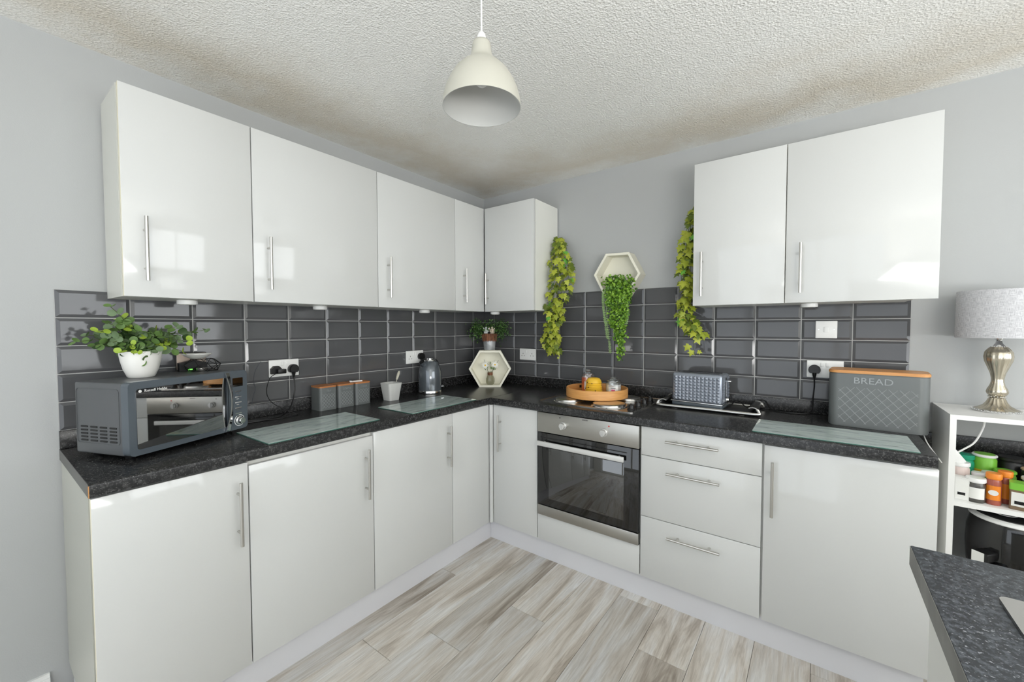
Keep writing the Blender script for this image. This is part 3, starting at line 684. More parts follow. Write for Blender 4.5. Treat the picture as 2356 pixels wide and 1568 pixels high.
c = MB().tube([(.0125, -1.70, 1.19), (.0125, -1.725, 1.15), (.0125, -1.735, 1.10), (.0125, -1.728, 1.06), (.0125, -1.74, 1.02), (.012, -1.745, .99)], .0012, 5).out('thin_cable', mat('grey_flex', (70, 74, 82), .5)); tag(c, 'thin grey cable against the tiles between microwave and left socket', 'cable')
c = MB().tube([(2.196, -.034, 1.10), (2.197, -.038, 1.06), (2.193, -.042, 1.0), (2.19, -.044, .945), (2.17, -.06, .9245), (2.10, -.075, .9215), (2.02, -.05, .925), (1.99, -.022, .960), (1.965, -.03, .965), (1.935, -.06, .955), (1.925, -.10, .9370), (1.905, -.11, .9365), (1.88, -.085, .955), (1.86, -.09, .960), (1.845, -.13, .945), (1.825, -.165, .9365)], .003).out('cable', m_black); tag(c, 'black toaster cable running to the plug left of the bread bin', 'cable')

# ---------------------------------------------------------------- bread bin
t = thing('bread_bin', 'grey embossed bread bin with bamboo lid at the right end of the worktop', 'bread bin', (2.418, -.170, ZW), math.radians(-5))
BW, BD, BH = .325, .17, .235
m_ = MB(); m_.prism(rrect(BW-.004, BD-.004, .032, 6), 0, .005).prism(rrect(BW, BD, .034, 6), .005, BH-.003).prism(rrect(BW-.006, BD-.006, .031, 6), BH-.003, BH)
m_.out('bin_body', m_tin, t)
# embossed lattice on the front
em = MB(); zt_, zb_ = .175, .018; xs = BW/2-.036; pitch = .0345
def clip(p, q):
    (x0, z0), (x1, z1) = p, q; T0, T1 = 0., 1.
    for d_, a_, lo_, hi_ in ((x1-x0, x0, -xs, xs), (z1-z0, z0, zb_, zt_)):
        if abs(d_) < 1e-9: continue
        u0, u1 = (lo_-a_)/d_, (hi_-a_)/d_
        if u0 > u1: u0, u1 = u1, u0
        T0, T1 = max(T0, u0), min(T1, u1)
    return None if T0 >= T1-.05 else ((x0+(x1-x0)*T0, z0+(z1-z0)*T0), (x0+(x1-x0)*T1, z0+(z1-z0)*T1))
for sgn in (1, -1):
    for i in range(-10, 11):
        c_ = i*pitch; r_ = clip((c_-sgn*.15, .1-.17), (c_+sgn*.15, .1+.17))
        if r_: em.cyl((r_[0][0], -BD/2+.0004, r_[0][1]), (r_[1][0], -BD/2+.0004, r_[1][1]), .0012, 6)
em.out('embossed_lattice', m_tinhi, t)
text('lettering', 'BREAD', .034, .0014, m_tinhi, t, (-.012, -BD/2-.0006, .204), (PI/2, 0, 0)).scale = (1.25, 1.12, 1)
P1 = rrect(BW+.004, BD+.004, .036, 6)
MB().prism(P1, BH+.0005, BH+.010).prism(rrect(BW-.002, BD-.002, .033, 6), BH+.010, BH+.013).out('lid', m_bamboo2, t)

# tins
t0s = ((-1.416, 'TEA', 'grey embossed canister with bamboo lid, left of the three'), (-1.311, 'COFFEE', 'grey embossed canister with bamboo lid, middle of the three'), (-1.207, 'SUGAR', 'grey embossed canister under the white clip, right of the three'))
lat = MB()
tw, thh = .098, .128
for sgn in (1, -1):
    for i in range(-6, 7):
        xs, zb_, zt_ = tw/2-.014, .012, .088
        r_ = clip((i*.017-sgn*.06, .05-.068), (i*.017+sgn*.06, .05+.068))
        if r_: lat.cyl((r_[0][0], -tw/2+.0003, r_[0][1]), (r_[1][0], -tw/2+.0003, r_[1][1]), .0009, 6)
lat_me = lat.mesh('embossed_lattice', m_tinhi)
body_me = MB().prism(rrect(tw, tw, .014, 5), 0, thh-.008).mesh('tin_body', m_tin)
lid_me = MB().prism(rrect(tw+.002, tw+.002, .015, 5), thh-.0078, thh).mesh('lid', m_bamboo)
for y, w_, lb in t0s:
    t = thing('canister', lb, 'canister', (.072, y, ZW), PI/2, 'canisters on the left worktop')
    link('tin_body', body_me, t); link('embossed_lattice', lat_me, t); link('lid', lid_me, t)
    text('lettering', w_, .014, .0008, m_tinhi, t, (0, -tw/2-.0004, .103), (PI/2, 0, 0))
t = MB().rbox((-.036, -.007, 0), (.036, .007, .007), .003, 3).rbox((-.036, -.010, .002), (-.024, .010, .009), .002).out('bag_clip', m_white, loc=(.09, -1.235, ZW+thh+.0005), rot=(0, 0, 1.35)); tag(t, 'small white plastic clip lying on the canister lids', 'clip')

# cup and spoon
t = thing('square_cup', 'white tapered square ceramic cup between canisters and kettle', 'cup', (.135, -1.028, ZW), PI/2)
m_ = MB(); A = rrect(.070, .070, .012, 5); B_ = rrect(.098, .098, .014, 5); n = len(A); hC = .104
Ai = rrect(.062, .062, .010, 5); Bi = rrect(.090, .090, .011, 5)
vs = [(x_, y_, 0) for x_, y_ in A]+[(x_, y_, hC) for x_, y_ in B_]+[(x_, y_, hC) for x_, y_ in Bi]+[(x_, y_, .006) for x_, y_ in Ai]
fs = [tuple(range(n))]+[(k*n+i, k*n+(i+1) % n, (k+1)*n+(i+1) % n, (k+1)*n+i) for k in range(3) for i in range(n)]+[tuple(3*n+i for i in range(n))]
m_.add(vs, fs).out('cup_body', mat('marbled_ceramic', (214, 214, 210), .3, mix=((200, 200, 198), 8, .4, .62, 4, (1, 1, .6))), t)
t = MB().tube([(.15, -1.02, .925), (.125, -.985, 1.000), (.108, -.965, 1.035)], .0022, 8).lathe([(.001, 0), (.006, .004), (.0078, .02), (.0085, .048), (.0055, .062), (.001, .066)], 14, Matrix.Translation((.110, -.968, 1.030)) @ Vector((-.22, .42, .62)).to_track_quat('Z', 'Y').to_matrix().to_4x4()).out('spoon', mat('spoon_cream', (206, 202, 186), .35)); tag(t, 'spoon with cream handle leaning in the white square cup', 'spoon')

# kettle
t = thing('kettle', 'grey glossy electric kettle with chrome base ring, on the left worktop near the corner', 'kettle', (.118, -.700, ZW), 0)
m_ket = mat('kettle_grey', (98, 104, 110), .14, .35, coat=.8)
MB().lathe([(.074, 0), (.078, .004), (.078, .014), (.076, .020)], 36).out('base_ring', m_chrome, t)
MB().lathe([(.077, .020), (.0775, .05), (.077, .10), (.074, .145), (.067, .178), (.054, .203), (.042, .215)], 40).out('kettle_body', m_ket, t)
MB().lathe([(.044, .215), (.042, .221), (.030, .224)], 32).lathe([(.021, .224), (.021, .232), (.018, .234)], 24).out('lid', m_chrome, t)
MB().tube([(.0, -.048, .185), (.006, -.070, .203), (.008, -.078, .212)], .019, 16, 4).out('spout', m_ket, t)
MB().lathe([(.0185, 0), (.020, .003), (.0165, .004), (.015, .001)], 20, Matrix.Translation((.008, -.078, .212)) @ Vector((.05, -.75, .75)).to_track_quat('Z', 'Y').to_matrix().to_4x4()).lathe([(.015, .0015), (.0149, .002)], 20, Matrix.Translation((.008, -.078, .212)) @ Vector((.05, -.75, .75)).to_track_quat('Z', 'Y').to_matrix().to_4x4()).out('spout_rim', m_black, t)
MB().tube([(-.005, .040, .214), (-.01, .062, .213), (-.012, .083, .190), (-.012, .090, .150), (-.010, .086, .100), (-.006, .076, .075)], .0085, 12, 5).out('handle', m_black, t)
text('badge', 'SWAN', .010, .0004, m_chrome, t, (.070, .038, .045), (PI/2, 0, 1.10))

# glass boards
def board(label, cx_, cy_, w, h, rz):
    t = thing('glass_board', label, 'chopping board', (cx_, cy_, ZW), rz)
    MB().prism(rrect(w, h, .004, 3), .0005, .0038).out('glass_slab', m_glassedge, t)
    MB().prism(rrect(w-.003, h-.003, .003, 3), .0039, .0046).out('printed_face', m_board, t)
board('pale marbled glass board on the worktop right of the microwave', .409, -1.652, .285, .50, math.radians(1.5))
board('pale marbled glass board in front of the cup and kettle', .425, -.981, .285, .495, math.radians(1.2))
board('pale marbled glass board in front of the bread bin', 2.245, -.468, .265, .51, PI/2)

# ---------------------------------------------------------------- microwave
MX, MY, ma = .405, -2.268, math.radians(90+22)
t = thing('microwave', 'grey microwave with mirrored black door, angled at the left end of the worktop', 'microwave', (MX, MY, ZW), ma)
mw, md_, mh = .436, .233, .244   # local x along the front, local -y out of the front -> front at y=0
z0 = .018
MB().rbox((0.003, .012, z0), (mw-.003, md_, z0+mh-.004), .006, 3).out('casing', m_greyd, t)
for fx in (.04, mw-.04):
    for fy in (.04, md_-.04): MB().lathe([(.012, 0), (.014, .003), (.014, z0+.001)], 14, Matrix.Translation((fx, fy, 0))).out('foot', m_black, t)
fr = MB()
fr.prism(rrect(mw, mh, .016, 5, mw/2, z0+mh/2), -.012, .020, RXM)
front = fr.out('front_frame', m_greyp, t)
dwid = .318
MB().prism(rrect(dwid, .200, .008, 4, .022+dwid/2, z0+mh/2-.002), .0205, .0225, RXM).out('door_glass', m_mirror, t)
text('lettering', 'Russell Hobbs', .0125, .0002, m_white, t, (.082, -.0228, z0+.212), (PI/2, 0, 0))
MB().cyl((.0335, -.0222, z0+.212), (.0335, -.0230, z0+.212), .0048, 16).out('badge', m_white, t)
MB().box((.349, -.0215, z0+.004), (.350, -.0195, z0+mh-.004)).out('door_seam', m_black, t)
# bowed chrome handle
vs = []; fs = []; nn = 18
for i in range(nn+1):
    s_ = i/nn; z = z0+.004+(mh-.008)*s_; bow = .022*math.sin(PI*s_)
    vs += [(.334+bow*.35, -.028-bow, z), (.352+bow*.10, -.024-bow*.8, z), (.352+bow*.1, -.020-bow*.75, z), (.334+bow*.35, -.022-bow, z)]
for i in range(nn):
    for k in range(4): fs.append((4*i+k, 4*i+(k+1) % 4, 4*i+4+(k+1) % 4, 4*i+4+k))
fs += [(3, 2, 1, 0), (4*nn, 4*nn+1, 4*nn+2, 4*nn+3)]
MB().add(vs, fs).out('door_handle', m_chrome, t, 50)
pn = MB().prism(rrect(.001+.045, .036, .002, 3, .392, z0+.196), .0203, .0215, RXM).out('display', m_blackg, t)
bt = MB()
for r_ in range(5):
    z = z0+.158-.023*r_
    MB().prism(rrect(.030, .0045, .002, 3, .392, z), .0203, .0222, RXM).prism(rrect(.012, .0035, .0015, 3, .390, z-.009), .0203, .022, RXM).out('button', m_chrome, t)
    MB().cyl((.366, -.0202, z), (.366, -.0215, z), .0016, 8).out('marker', m_white, t)
MB().lathe([(.0185, 0), (.018, .004), (.0145, .006), (.0135, .017), (.012, .019)], 28, Matrix.Translation((.397, -.0202, z0+.036)) @ Matrix.Rotation(PI/2, 4, 'X')).out('dial', m_chrome, t)
MB().lathe([(.0235, 0), (.0235, .001), (.0215, .001), (.0215, 0)], 28, Matrix.Translation((.397, -.0202, z0+.036)) @ Matrix.Rotation(PI/2, 4, 'X'), cap=False).out('dial_ring', m_white, t)
# side louvres (left side, local x=0 face) on a recessed panel line
lv = MB()
for r_ in range(5):
    for c_ in range(4):
        yy = .055+.045*c_; zz = z0+.045+.0115*r_
        lv.prism(rrect(.033, .006, .0028, 3), 0, .0012, Matrix.Translation((.0022+.0006, yy, zz)) @ Matrix.Rotation(-PI/2, 4, 'Y') @ Matrix.Rotation(PI/2, 4, 'Z'))
lv.out('vent_slots', m_black, t)
m_ = MB(); O_ = rrect(.20, .185, .012, 4); I_ = rrect(.1975, .1825, .011, 4)
m_.ring(O_, I_, 0, .0012, Matrix.Translation((.0028, .125, z0+.128)) @ Matrix.Rotation(-PI/2, 4, 'Y') @ Matrix.Rotation(PI/2, 4, 'Z'))
m_.out('pressed_panel', m_greyd, t)

# ---------------------------------------------------------------- leaf meshes
def round_leaf(s, m, cup=.15):
    P = [(0, 0, 0)]; n = 10; vs = [(0, s*.5, -cup*s)]
    for k in range(n):
        a = 2*PI*k/n; vs.append((math.sin(a)*s*.46, s*.5-math.cos(a)*s*.52, 0 if k % 2 else .02*s))
    return MB().add(vs, [(0, 1+k, 1+(k+1) % n) for k in range(n)]).mesh('leaf', m, 60)
def ivy_leaf(s, m):
    out_ = [(0, 0), (.20, -.12), (.46, .05), (.30, .28), (.56, .56), (.24, .56), (0, 1.05), (-.24, .56), (-.56, .56), (-.30, .28), (-.46, .05), (-.20, -.12)]
    vs = [(0, .35*s, .05*s)]+[(x_*s*1.05, y_*s, -.16*s*abs(x_)-(.10*s if y_ > .9 else 0)) for x_, y_ in out_]
    n = len(out_); return MB().add(vs, [(0, 1+k, 1+(k+1) % n) for k in range(n)]).mesh('leaf', m, 60)
def orient(p, tip, nrm, s=1, j=.0):
    tip = Vector(tip).normalized(); nrm = Vector(nrm); nrm = (nrm-tip*nrm.dot(tip))
    if nrm.length < 1e-4: nrm = tip.orthogonal()
    nrm.normalize(); x_ = tip.cross(nrm)
    return Matrix.Translation(p) @ Matrix((x_, tip, nrm)).transposed().to_4x4() @ Matrix.Scale(s, 4)
def put(name, me, parent, Mx):
    o = bpy.data.objects.new(name, me); COL.objects.link(o); o.parent = parent; o.matrix_local = Mx; return o
def rv(s=1): return Vector((random.uniform(-s, s), random.uniform(-s, s), random.uniform(-s, s)))

# potted eucalyptus on the microwave
MT = ZW+z0+mh-.004+.0006
t = thing('potted_plant', 'bushy round-leaved green plant in a white pot on the microwave', 'plant', (.206, -2.183, MT))
MB().lathe([(.036, 0), (.040, .004), (.050, .03), (.057, .06), (.0605, .085), (.061, .096), (.0585, .0965), (.0575, .085), (.056, .08)], 40, cap=False).lathe([(.036, 0), (.036, .003)], 40).out('pot', m_ceram, t)
MB().lathe([(.0565, .078), (.0565, .082)], 24).out('soil', m_soil, t)
lm = [round_leaf(.031, m) for m in m_euc]; st = MB(); nl = 0
camd = Vector((.92, -.18, .1))       # roughly towards the open room
branches = [((-.02, -.02, .22), 1.0)]
random.seed(11)
ends = [(.05, -.085, .255), (.05, -.06, .20), (.03, .19, .17), (.03, .10, .185), (.02, -.165, .135), (.05, -.12, .17), (.055, .06, .15), (.06, -.01, .17), (.05, .13, .13), (.055, -.05, .19), (-.03, -.10, .15), (.0, -.135, .155), (.02, -.125, .12), (-.02, -.04, .21), (.03, -.03, .17), (.02, -.05, .215), (.03, .03, .16), (-.02, .05, .17), (.01, .08, .15),
        (.0, .12, .16), (.0, .165, .165), (.03, .085, .125), (.03, .115, .09), (.04, .02, .12), (.05, -.03, .12), (.05, .0, .15), (-.04, 0, .16), (-.05, -.05, .13), (-.05, .06, .13), (.04, -.08, .13), (.055, .0, .065), (-.03, -.08, .20), (.05, -.06, .10), (.04, .05, .11), (.06, -.02, .095), (.06, .03, .10)]
for e_ in ends:
    e_ = Vector(e_); base = Vector((random.uniform(-.02, .02), random.uniform(-.03, .03), .08))
    mid = base.lerp(e_, .5)+Vector((0, 0, .03)); pts = [base, mid, e_]; st.tube(pts, .0011, 5, 4)
    nn = 5
    for i in range(1, nn+1):
        s_ = i/nn; p = (1-s_)**2*base+2*s_*(1-s_)*(mid+Vector((0, 0, .01)))+s_*s_*e_
        d = (e_-base).normalized(); ax = d.cross(rv()).normalized()
        sc = (1.25-.55*s_)*random.uniform(.85, 1.15); mi = random.choice([0, 0, 1, 3, 0, 1, 3] if s_ < .75 else [2, 1, 1, 3])
        for sg in (1, -1):
            tip = (ax*sg+d*.35+rv(.25)); 
            if p.x+.206 < .04: p.x = .05-.206
            put('leaf', lm[mi], t, orient(p, tip, camd+rv(.7)+Vector((0, 0, .5)), sc))
# top sprig
st.out('stems', m_stem, t)

# candle stand with saucer and small black speaker on the microwave
t = thing('wire_stand', 'black geometric wire stand on the microwave', 'stand', (.115, -1.968, MT)); z_ = .049
hexp = [(.052*math.cos(a), .052*math.sin(a), 0) for a in [PI/3*k for k in range(6)]]; hexm = [(.065*math.cos(a), .065*math.sin(a), .026) for a in [PI/3*k+PI/6 for k in range(6)]]; hext = [(.040*math.cos(a), .040*math.sin(a), z_) for a in [PI/3*k for k in range(6)]]
m_ = MB()
for R_ in (hexp, hext):
    for i in range(6): m_.cyl(Vector(R_[i])+Vector((0, 0, .0013 if R_ is hexp else 0)), Vector(R_[(i+1) % 6])+Vector((0, 0, .0013 if R_ is hexp else 0)), .0013, 6)
for i in range(6):
    m_.cyl(hexp[i], hexm[i], .0013, 6); m_.cyl(hexp[(i+1) % 6], hexm[i], .0013, 6); m_.cyl(hext[i], hexm[i], .0013, 6); m_.cyl(hext[(i+1) % 6], hexm[i], .0013, 6)
m_.out('wire_frame', m_wire, t)
t = MB().lathe([(.020, 0), (.024, .002), (.040, .010), (.052, .0195), (.052, .0215), (.038, .013), (.020, .005)], 36).out('saucer', m_ceram, loc=(.105, -1.985, MT+z_+.0015)); tag(t, 'small white saucer resting on the wire stand', 'saucer')
t = thing('tealight_holder', 'small silver round tealight inside the black wire stand', 'candle', (.125, -1.975, MT)); MB().lathe([(.018, 0), (.019, .002), (.019, .012), (.017, .013)], 24).out('cup', m_steel, t)
t = thing('black_speaker', 'small black box with a green light behind the wire stand', 'speaker', (.075, -2.045, MT), PI/2+.1)
MB().prism([(0, 0), (.10, 0), (.10, .030), (.055, .046), (.0, .034)], 0, .022, RXM).out('box_body', m_black, t)
MB().box((.03, -.0236, .004), (.045, -.0215, .008)).out('indicator_light', m_ledg, t)
t = MB().rbox((-.054, -.004, 0), (.054, .004, .074), .002).out('photo_card', [m_black], loc=(.030, -1.985, MT), rot=(0, 0, PI/2)); tag(t, 'small card with black border leaning behind the wire stand', 'card')
MB().box((-.051, -.0048, .003), (.051, -.0042, .071)).out('card_face', m_photo, t)

# ---------------------------------------------------------------- corner hexagon, vase, planter
def hexbox(name, label, loc, rz, s, depth, th, tilt=0):
    t = thing(name, label, 'shelf', loc, rz)
    O_ = [(s*math.cos(a+tilt), s*math.sin(a+tilt)) for a in [PI/3*k for k in range(6)]]; I_ = [(x_*(1-th/s*1.155), y_*(1-th/s*1.155)) for x_, y_ in O_]
    zc = s*math.cos(PI/6)
    T = Matrix.Translation((0, 0, zc)) @ RXM
    MB().ring(O_, I_, 0, depth, T).out('hexagon_frame', m_cream, t, 20)
    MB().prism([(x_*.999, y_*.999) for x_, y_ in I_], .001, .006, T).out('back_panel', m_cream, t, 20)
    return t
CA = math.radians(38)
fx, fy = .285, -.271; dd = .10
hx, hy = fx-dd*math.sin(CA), fy+dd*math.cos(CA)
hexbox('hexagon_box', 'white open hexagon box standing in the corner of the worktop', (hx, hy, ZW), CA, .155, dd, .014)
def inhex(a, b_): return (hx+a*math.cos(CA)+b_*math.sin(CA), hy+a*math.sin(CA)-b_*math.cos(CA))
vx, vy = inhex(0, .055); vz = ZW+.0145
t = thing('glass_vase', 'small cut-glass vase with twine in the white hexagon box', 'vase', (vx, vy, vz))
MB().lathe([(.022, 0), (.026, .004), (.031, .022), (.030, .045), (.020, .066), (.0165, .080), (.019, .094), (.0175, .094), (.015, .080), (.018, .066), (.027, .045), (.028, .022), (.022, .007)], 28, flute=.05, fn=9, cap=False).lathe([(.022, 0), (.022, .006)], 20).out('vase_glass', mat('amber_cut_glass', (214, 212, 186), .08, trans=.75, ior=1.45), t)
MB().lathe([(.0185, .068), (.020, .072), (.019, .078), (.0205, .083), (.0185, .090)], 20, cap=False).out('twine', m_wicker, t)
def daisy(label, p, d, r):
    t = thing('daisy', label, 'flower', p); q = Vector(d).to_track_quat('Z', 'Y').to_matrix().to_4x4()
    base = Vector((vx, vy, vz+.05))-Vector(p)
    MB().tube([base, base*.45+Vector((0, 0, .006)), (0, 0, 0)], .0012, 6, 4).out('stem', m_stem, t)
    m_ = MB()
    for k in range(13):
        a = 2*PI*k/13; T = q @ Matrix.Rotation(a, 4, 'Z')
        m_.add([(.003, -.001, .0005), (r*.5, -r*.13, .002), (r, -r*.06, .0), (r*1.03, 0, -.001), (r, r*.06, 0), (r*.5, r*.13, .002), (.003, .001, .0005)], [(0, 1, 2, 3, 4, 5, 6)], T)
    m_.out('petals', m_petal, t); MB().lathe([(.0065, -.001), (.0065, .002), (.004, .004), (.0005, .005)], 12, q).out('flower_centre', m_yellow, t)
cd = Vector((1, -1.2, .1))
a_, b_ = inhex(-.035, .07); daisy('white daisy on the left of the vase', (a_, b_, vz+.143), cd+Vector((-.2, -.3, .3)), .028)
a_, b_ = inhex(.036, .065); daisy('white daisy on the right of the vase', (a_, b_, vz+.147), cd+Vector((.5, .2, .2)), .027)
t = thing('greenery_sprig', 'green sprigs and dark twigs between the two daisies', 'plant', (vx, vy, vz+.05)); m_ = MB()
for i in range(16):
    a = random.uniform(-1, 1); T = orient((a*.03*math.cos(CA)+.01*random.random(), a*.03*math.sin(CA), .045+.055*random.random()), (a*.6, a*.4, 1), cd+rv(.5))
    m_.add([(0, 0, 0), (.004, .012, 0), (0, .026, 0), (-.004, .012, 0)], [(0, 1, 2, 3)], T)
m_.tube([(0, 0, 0), (0, 0, .04)], .002, 6, 0); m_.out('leaves', m_euc[1], t)
MB().tube([(0, 0, 0), (-.02*math.cos(CA), -.02*math.sin(CA), .06), (-.045*math.cos(CA), -.045*math.sin(CA), .135)], .0012, 5).tube([(0, 0, 0), (.03*math.cos(CA), .03*math.sin(CA), .07), (.062*math.cos(CA), .062*math.sin(CA), .13)], .0012, 5).out('twigs', mat('dark_twig', (70, 74, 84), .6), t)

HZ = ZW+.155*math.sqrt(3)+.0005
bx_, by_ = .222, -.200
t = thing('bucket_planter', 'galvanised bucket with wicker band, full of dark foliage, on the hexagon box', 'planter', (bx_, by_, HZ))
MB().lathe([(.041, 0), (.042, .004), (.0475, .075), (.0475, .076), (.045, .076), (.040, .006)], 32, cap=False).lathe([(.041, 0), (.041, .005)], 32).out('bucket', m_galv, t)
m_ = MB(); m_.lathe([(.0490, .070), (.053, .085), (.057, .118), (.058, .122), (.054, .122), (.050, .085), (.0475, .0745)], 40, cap=False)
for k in range(26):
    a = 2*PI*k/26; m_.cyl((.0495*math.cos(a), .0495*math.sin(a), .064), (.0585*math.cos(a), .0585*math.sin(a), .121), .0026, 6)
m_.out('wicker_band', m_wicker, t)
MB().lathe([(.046, .10), (.053, .112)], 24).out('moss', m_soil, t)
random.seed(5); m_ = MB()
ud = Vector((math.cos(CA), math.sin(CA), 0))
for i in range(1500):
    side = random.choice((-1, -1, 1, 1, 0)); c_ = ud*(side*.085)+Vector((0, 0, .150 if side else .155))
    p = c_+Vector((random.gauss(0, .032), random.gauss(0, .028), random.gauss(0, .032)))
    if side == 0 and (p.z < .14): continue
    if HZ+p.z > 1.455: p.z = 1.45-HZ-random.random()*.03
    wx, wy = bx_+p.x, by_+p.y
    if wx < .03 or wy > -.03: continue
    m_.m = random.choice((0, 0, 1, 1, 2)); s_ = random.uniform(.007, .012)
    m_.add([(0, 0, 0), (s_*.5, s_*.6, 0), (0, s_*1.2, -.002), (-s_*.5, s_*.6, 0)], [(0, 1, 2, 3)], orient(p, rv(), cd+rv(1.0)))
m_.out('foliage', m_bush, t, kind='stuff')
m_ = MB()
for sd in (-1, -.6, .6, 1): m_.tube([(0, 0, .11), ud*(sd*.05)+Vector((0, 0, .15)), ud*(sd*.10)+Vector((0, 0, .15))], .0015, 5)
m_.out('stems', m_stem, t)
def fairy(label, off, mm, rz):
    t = thing('fairy_figurine', label, 'figurine', (bx_+off[0], by_+off[1], HZ+.1228), rz)
    m_ = MB(); m_.lathe([(.004, .0), (.014, .001), (.015, .006), (.011, .012), (.007, .02), (.0085, .028), (.0065, .033), (.003, .036)], 14, sx=1, sy=.8)
    m_.lathe([(.0005, .033), (.0055, .037), (.0072, .043), (.0058, .050), (.0005, .053)], 14)
    m_.tube([(.006, -.002, .028), (.013, -.010, .020), (.010, -.016, .012)], .0022, 6); m_.tube([(-.006, -.002, .028), (-.012, -.010, .020), (-.006, -.016, .012)], .0022, 6)
    m_.tube([(.006, -.004, .008), (.010, -.018, .010), (.008, -.020, .002)], .003, 6); m_.tube([(-.006, -.004, .008), (-.008, -.018, .009), (-.006, -.020, .002)], .003, 6)
    m_.out('body', mm, t)
    m_ = MB()
    for s_ in (-1, 1): m_.prism([(0, .018), (s_*.010, .030), (s_*.020, .048), (s_*.022, .036), (s_*.016, .024), (s_*.018, .012), (s_*.008, .012)][::s_], 0, .0014, Matrix.Translation((0, .008, 0)) @ RXM)
    m_.out('wings', mm, t)
fairy('white winged fairy figurine on the left of the planter rim', (-.012+.012, -.030-.010, 0), m_figw, .45)
fairy('beige winged fairy figurine on the right of the planter rim', (.038, -.014, 0), m_figc, .9)

# ---------------------------------------------------------------- wall hexagon and trailing plant
t = hexbox('hexagon_shelf', 'white hexagon shelf hung on the wall between the two ivies', (1.18, -.0001, 1.690-.155*math.cos(PI/6)), 0, .154, .098, .014, math.radians(-2))
t = thing('trailing_plant', 'bright green trailing plant spilling from the wall hexagon shelf', 'plant', (1.195, -.06, 1.59))
MB().lathe([(.030, -.012), (.036, 0), (.040, .035)], 20).out('pot', m_soil, t)
random.seed(21); m_ = MB()
for i in range(3400):
    q = random.random()
    if q < .30: p = Vector((random.gauss(-.004, .046), random.gauss(-.045, .018), random.gauss(.035, .028)))
    else:
        sx0, sx1, ln_ = random.choice(((-.055, -.05, .13), (-.035, -.03, .27), (-.012, -.005, .33), (.004, .012, .36), (.016, .026, .47), (.034, .040, .43), (.05, .046, .33), (.064, .060, .21), (.078, .076, .12), (.03, .03, .30)))
        f_ = random.random(); p = Vector((sx0+(sx1-sx0)*f_+random.gauss(0, .0115-.005*f_), -.070+random.gauss(0, .010), .03-ln_*f_))
    if p.z > .095: p.z = .09
    if abs(p.x) > .108: continue
    p.y = min(p.y, -.012 if p.z > -.04 else -.010)
    if -.075 < p.z < -.01 and p.y > -.05: p.y = -.05-.02*random.random()
    m_.m = random.choice((0, 0, 1, 1, 2)); s_ = random.uniform(.009, .016)
    m_.add([(0, 0, 0), (s_*.45, s_*.3, 0), (s_*.4, s_*.85, 0), (0, s_*1.1, -.002), (-s_*.4, s_*.85, 0), (-s_*.45, s_*.3, 0)], [(0, 1, 2, 3, 4, 5)], orient(p, rv()+Vector((0, 0, -.6)), Vector((.5, -1, .3))+rv(.9)))
for (sx_, sl, xe) in ((-.085, -.24, -.068), (-.062, -.33, -.045), (.062, -.15, .075), (-.088, -.16, -.08)):
    pts = [(sx_*.7, -.06, .03), (sx_, -.075, -.02), (sx_*1.0, -.072, sl*.5), (xe, -.07, sl), (xe*.85, -.07, sl-.07)]
    m_.m = 3; m_.tube(pts, .0011, 5, 4)
    for k in range(46):
        s_ = k/46; i = min(int(s_*4), 3); u_ = s_*4-i; p = Vector(pts[i]).lerp(Vector(pts[i+1]), u_)
        for sg in (-1, 1): m_.add([(0, 0, 0), (.0022, .005, 0), (0, .011, -.001), (-.0022, .005, 0)], [(0, 1, 2, 3)], orient(p, Vector((sg, random.uniform(-.4, .4), .15)), Vector((0, -1, .5))))
m_.out('foliage', m_trail, t, kind='stuff')
MB().tube([(0, 0, .0), (0, -.06, .02), (.01, -.078, -.05), (.02, -.072, -.22), (.02, -.07, -.42)], .002, 6).out('stems', m_stem, t)

# ---------------------------------------------------------------- ivies
il = [ivy_leaf(.041, m) for m in m_leafy]
def ivy(label, origin, spec, tail, clampf, seed, n):
    random.seed(seed); t = thing('hanging_ivy', label, 'plant', origin)
    m_ = MB(); m_.tube([(0, 0, 0)]+[(cx_, cy_, z) for z, cx_, cy_, a, b_ in spec[1:]], .002, 6)
    for k in range(4):
        m_.tube([(0, 0, 0)]+[(cx_+math.cos(k*1.6)*a*.6, cy_+math.sin(k*1.6)*b_*.6, z) for z, cx_, cy_, a, b_ in spec[1:]], .0014, 5)
    for tp in tail: m_.tube(tp[0], .0013, 5)
    m_.out('stems', m_stem, t)
    z0_, z1_ = spec[0][0], spec[-1][0]
    for i in range(n):
        z = z0_+(z1_-z0_)*((i+random.random())/n)
        for (A_, B_) in zip(spec, spec[1:]):
            if A_[0] >= z >= B_[0]:
                f_ = (A_[0]-z)/(A_[0]-B_[0]); cx_, cy_, a, b_ = [A_[k]+(B_[k]-A_[k])*f_ for k in (1, 2, 3, 4)]
        th = random.uniform(0, 2*PI); q = math.sqrt(random.uniform(.02, 1))
        p = Vector((cx_+a*q*math.cos(th), cy_+b_*q*math.sin(th), z)); p = clampf(p)
        outw = Vector((math.cos(th), math.sin(th), .25)); nrm = outw*.8+Vector((.35, -1, .35))+rv(.45)
        mi = random.choices((0, 1, 2, 3), (4, 4, 4, .5))[0]
        put('leaf', il[mi], t, orient(p, Vector((math.cos(th)*.45, math.sin(th)*.3-.15, -.8))+rv(.35), nrm, random.uniform(.75, 1.15)))
    for tp in tail:
        for (p, tip, s_) in tp[1]: put('leaf', random.choice(il[:1]), t, orient(p, tip, (.45, -1, .3), s_))
    return t
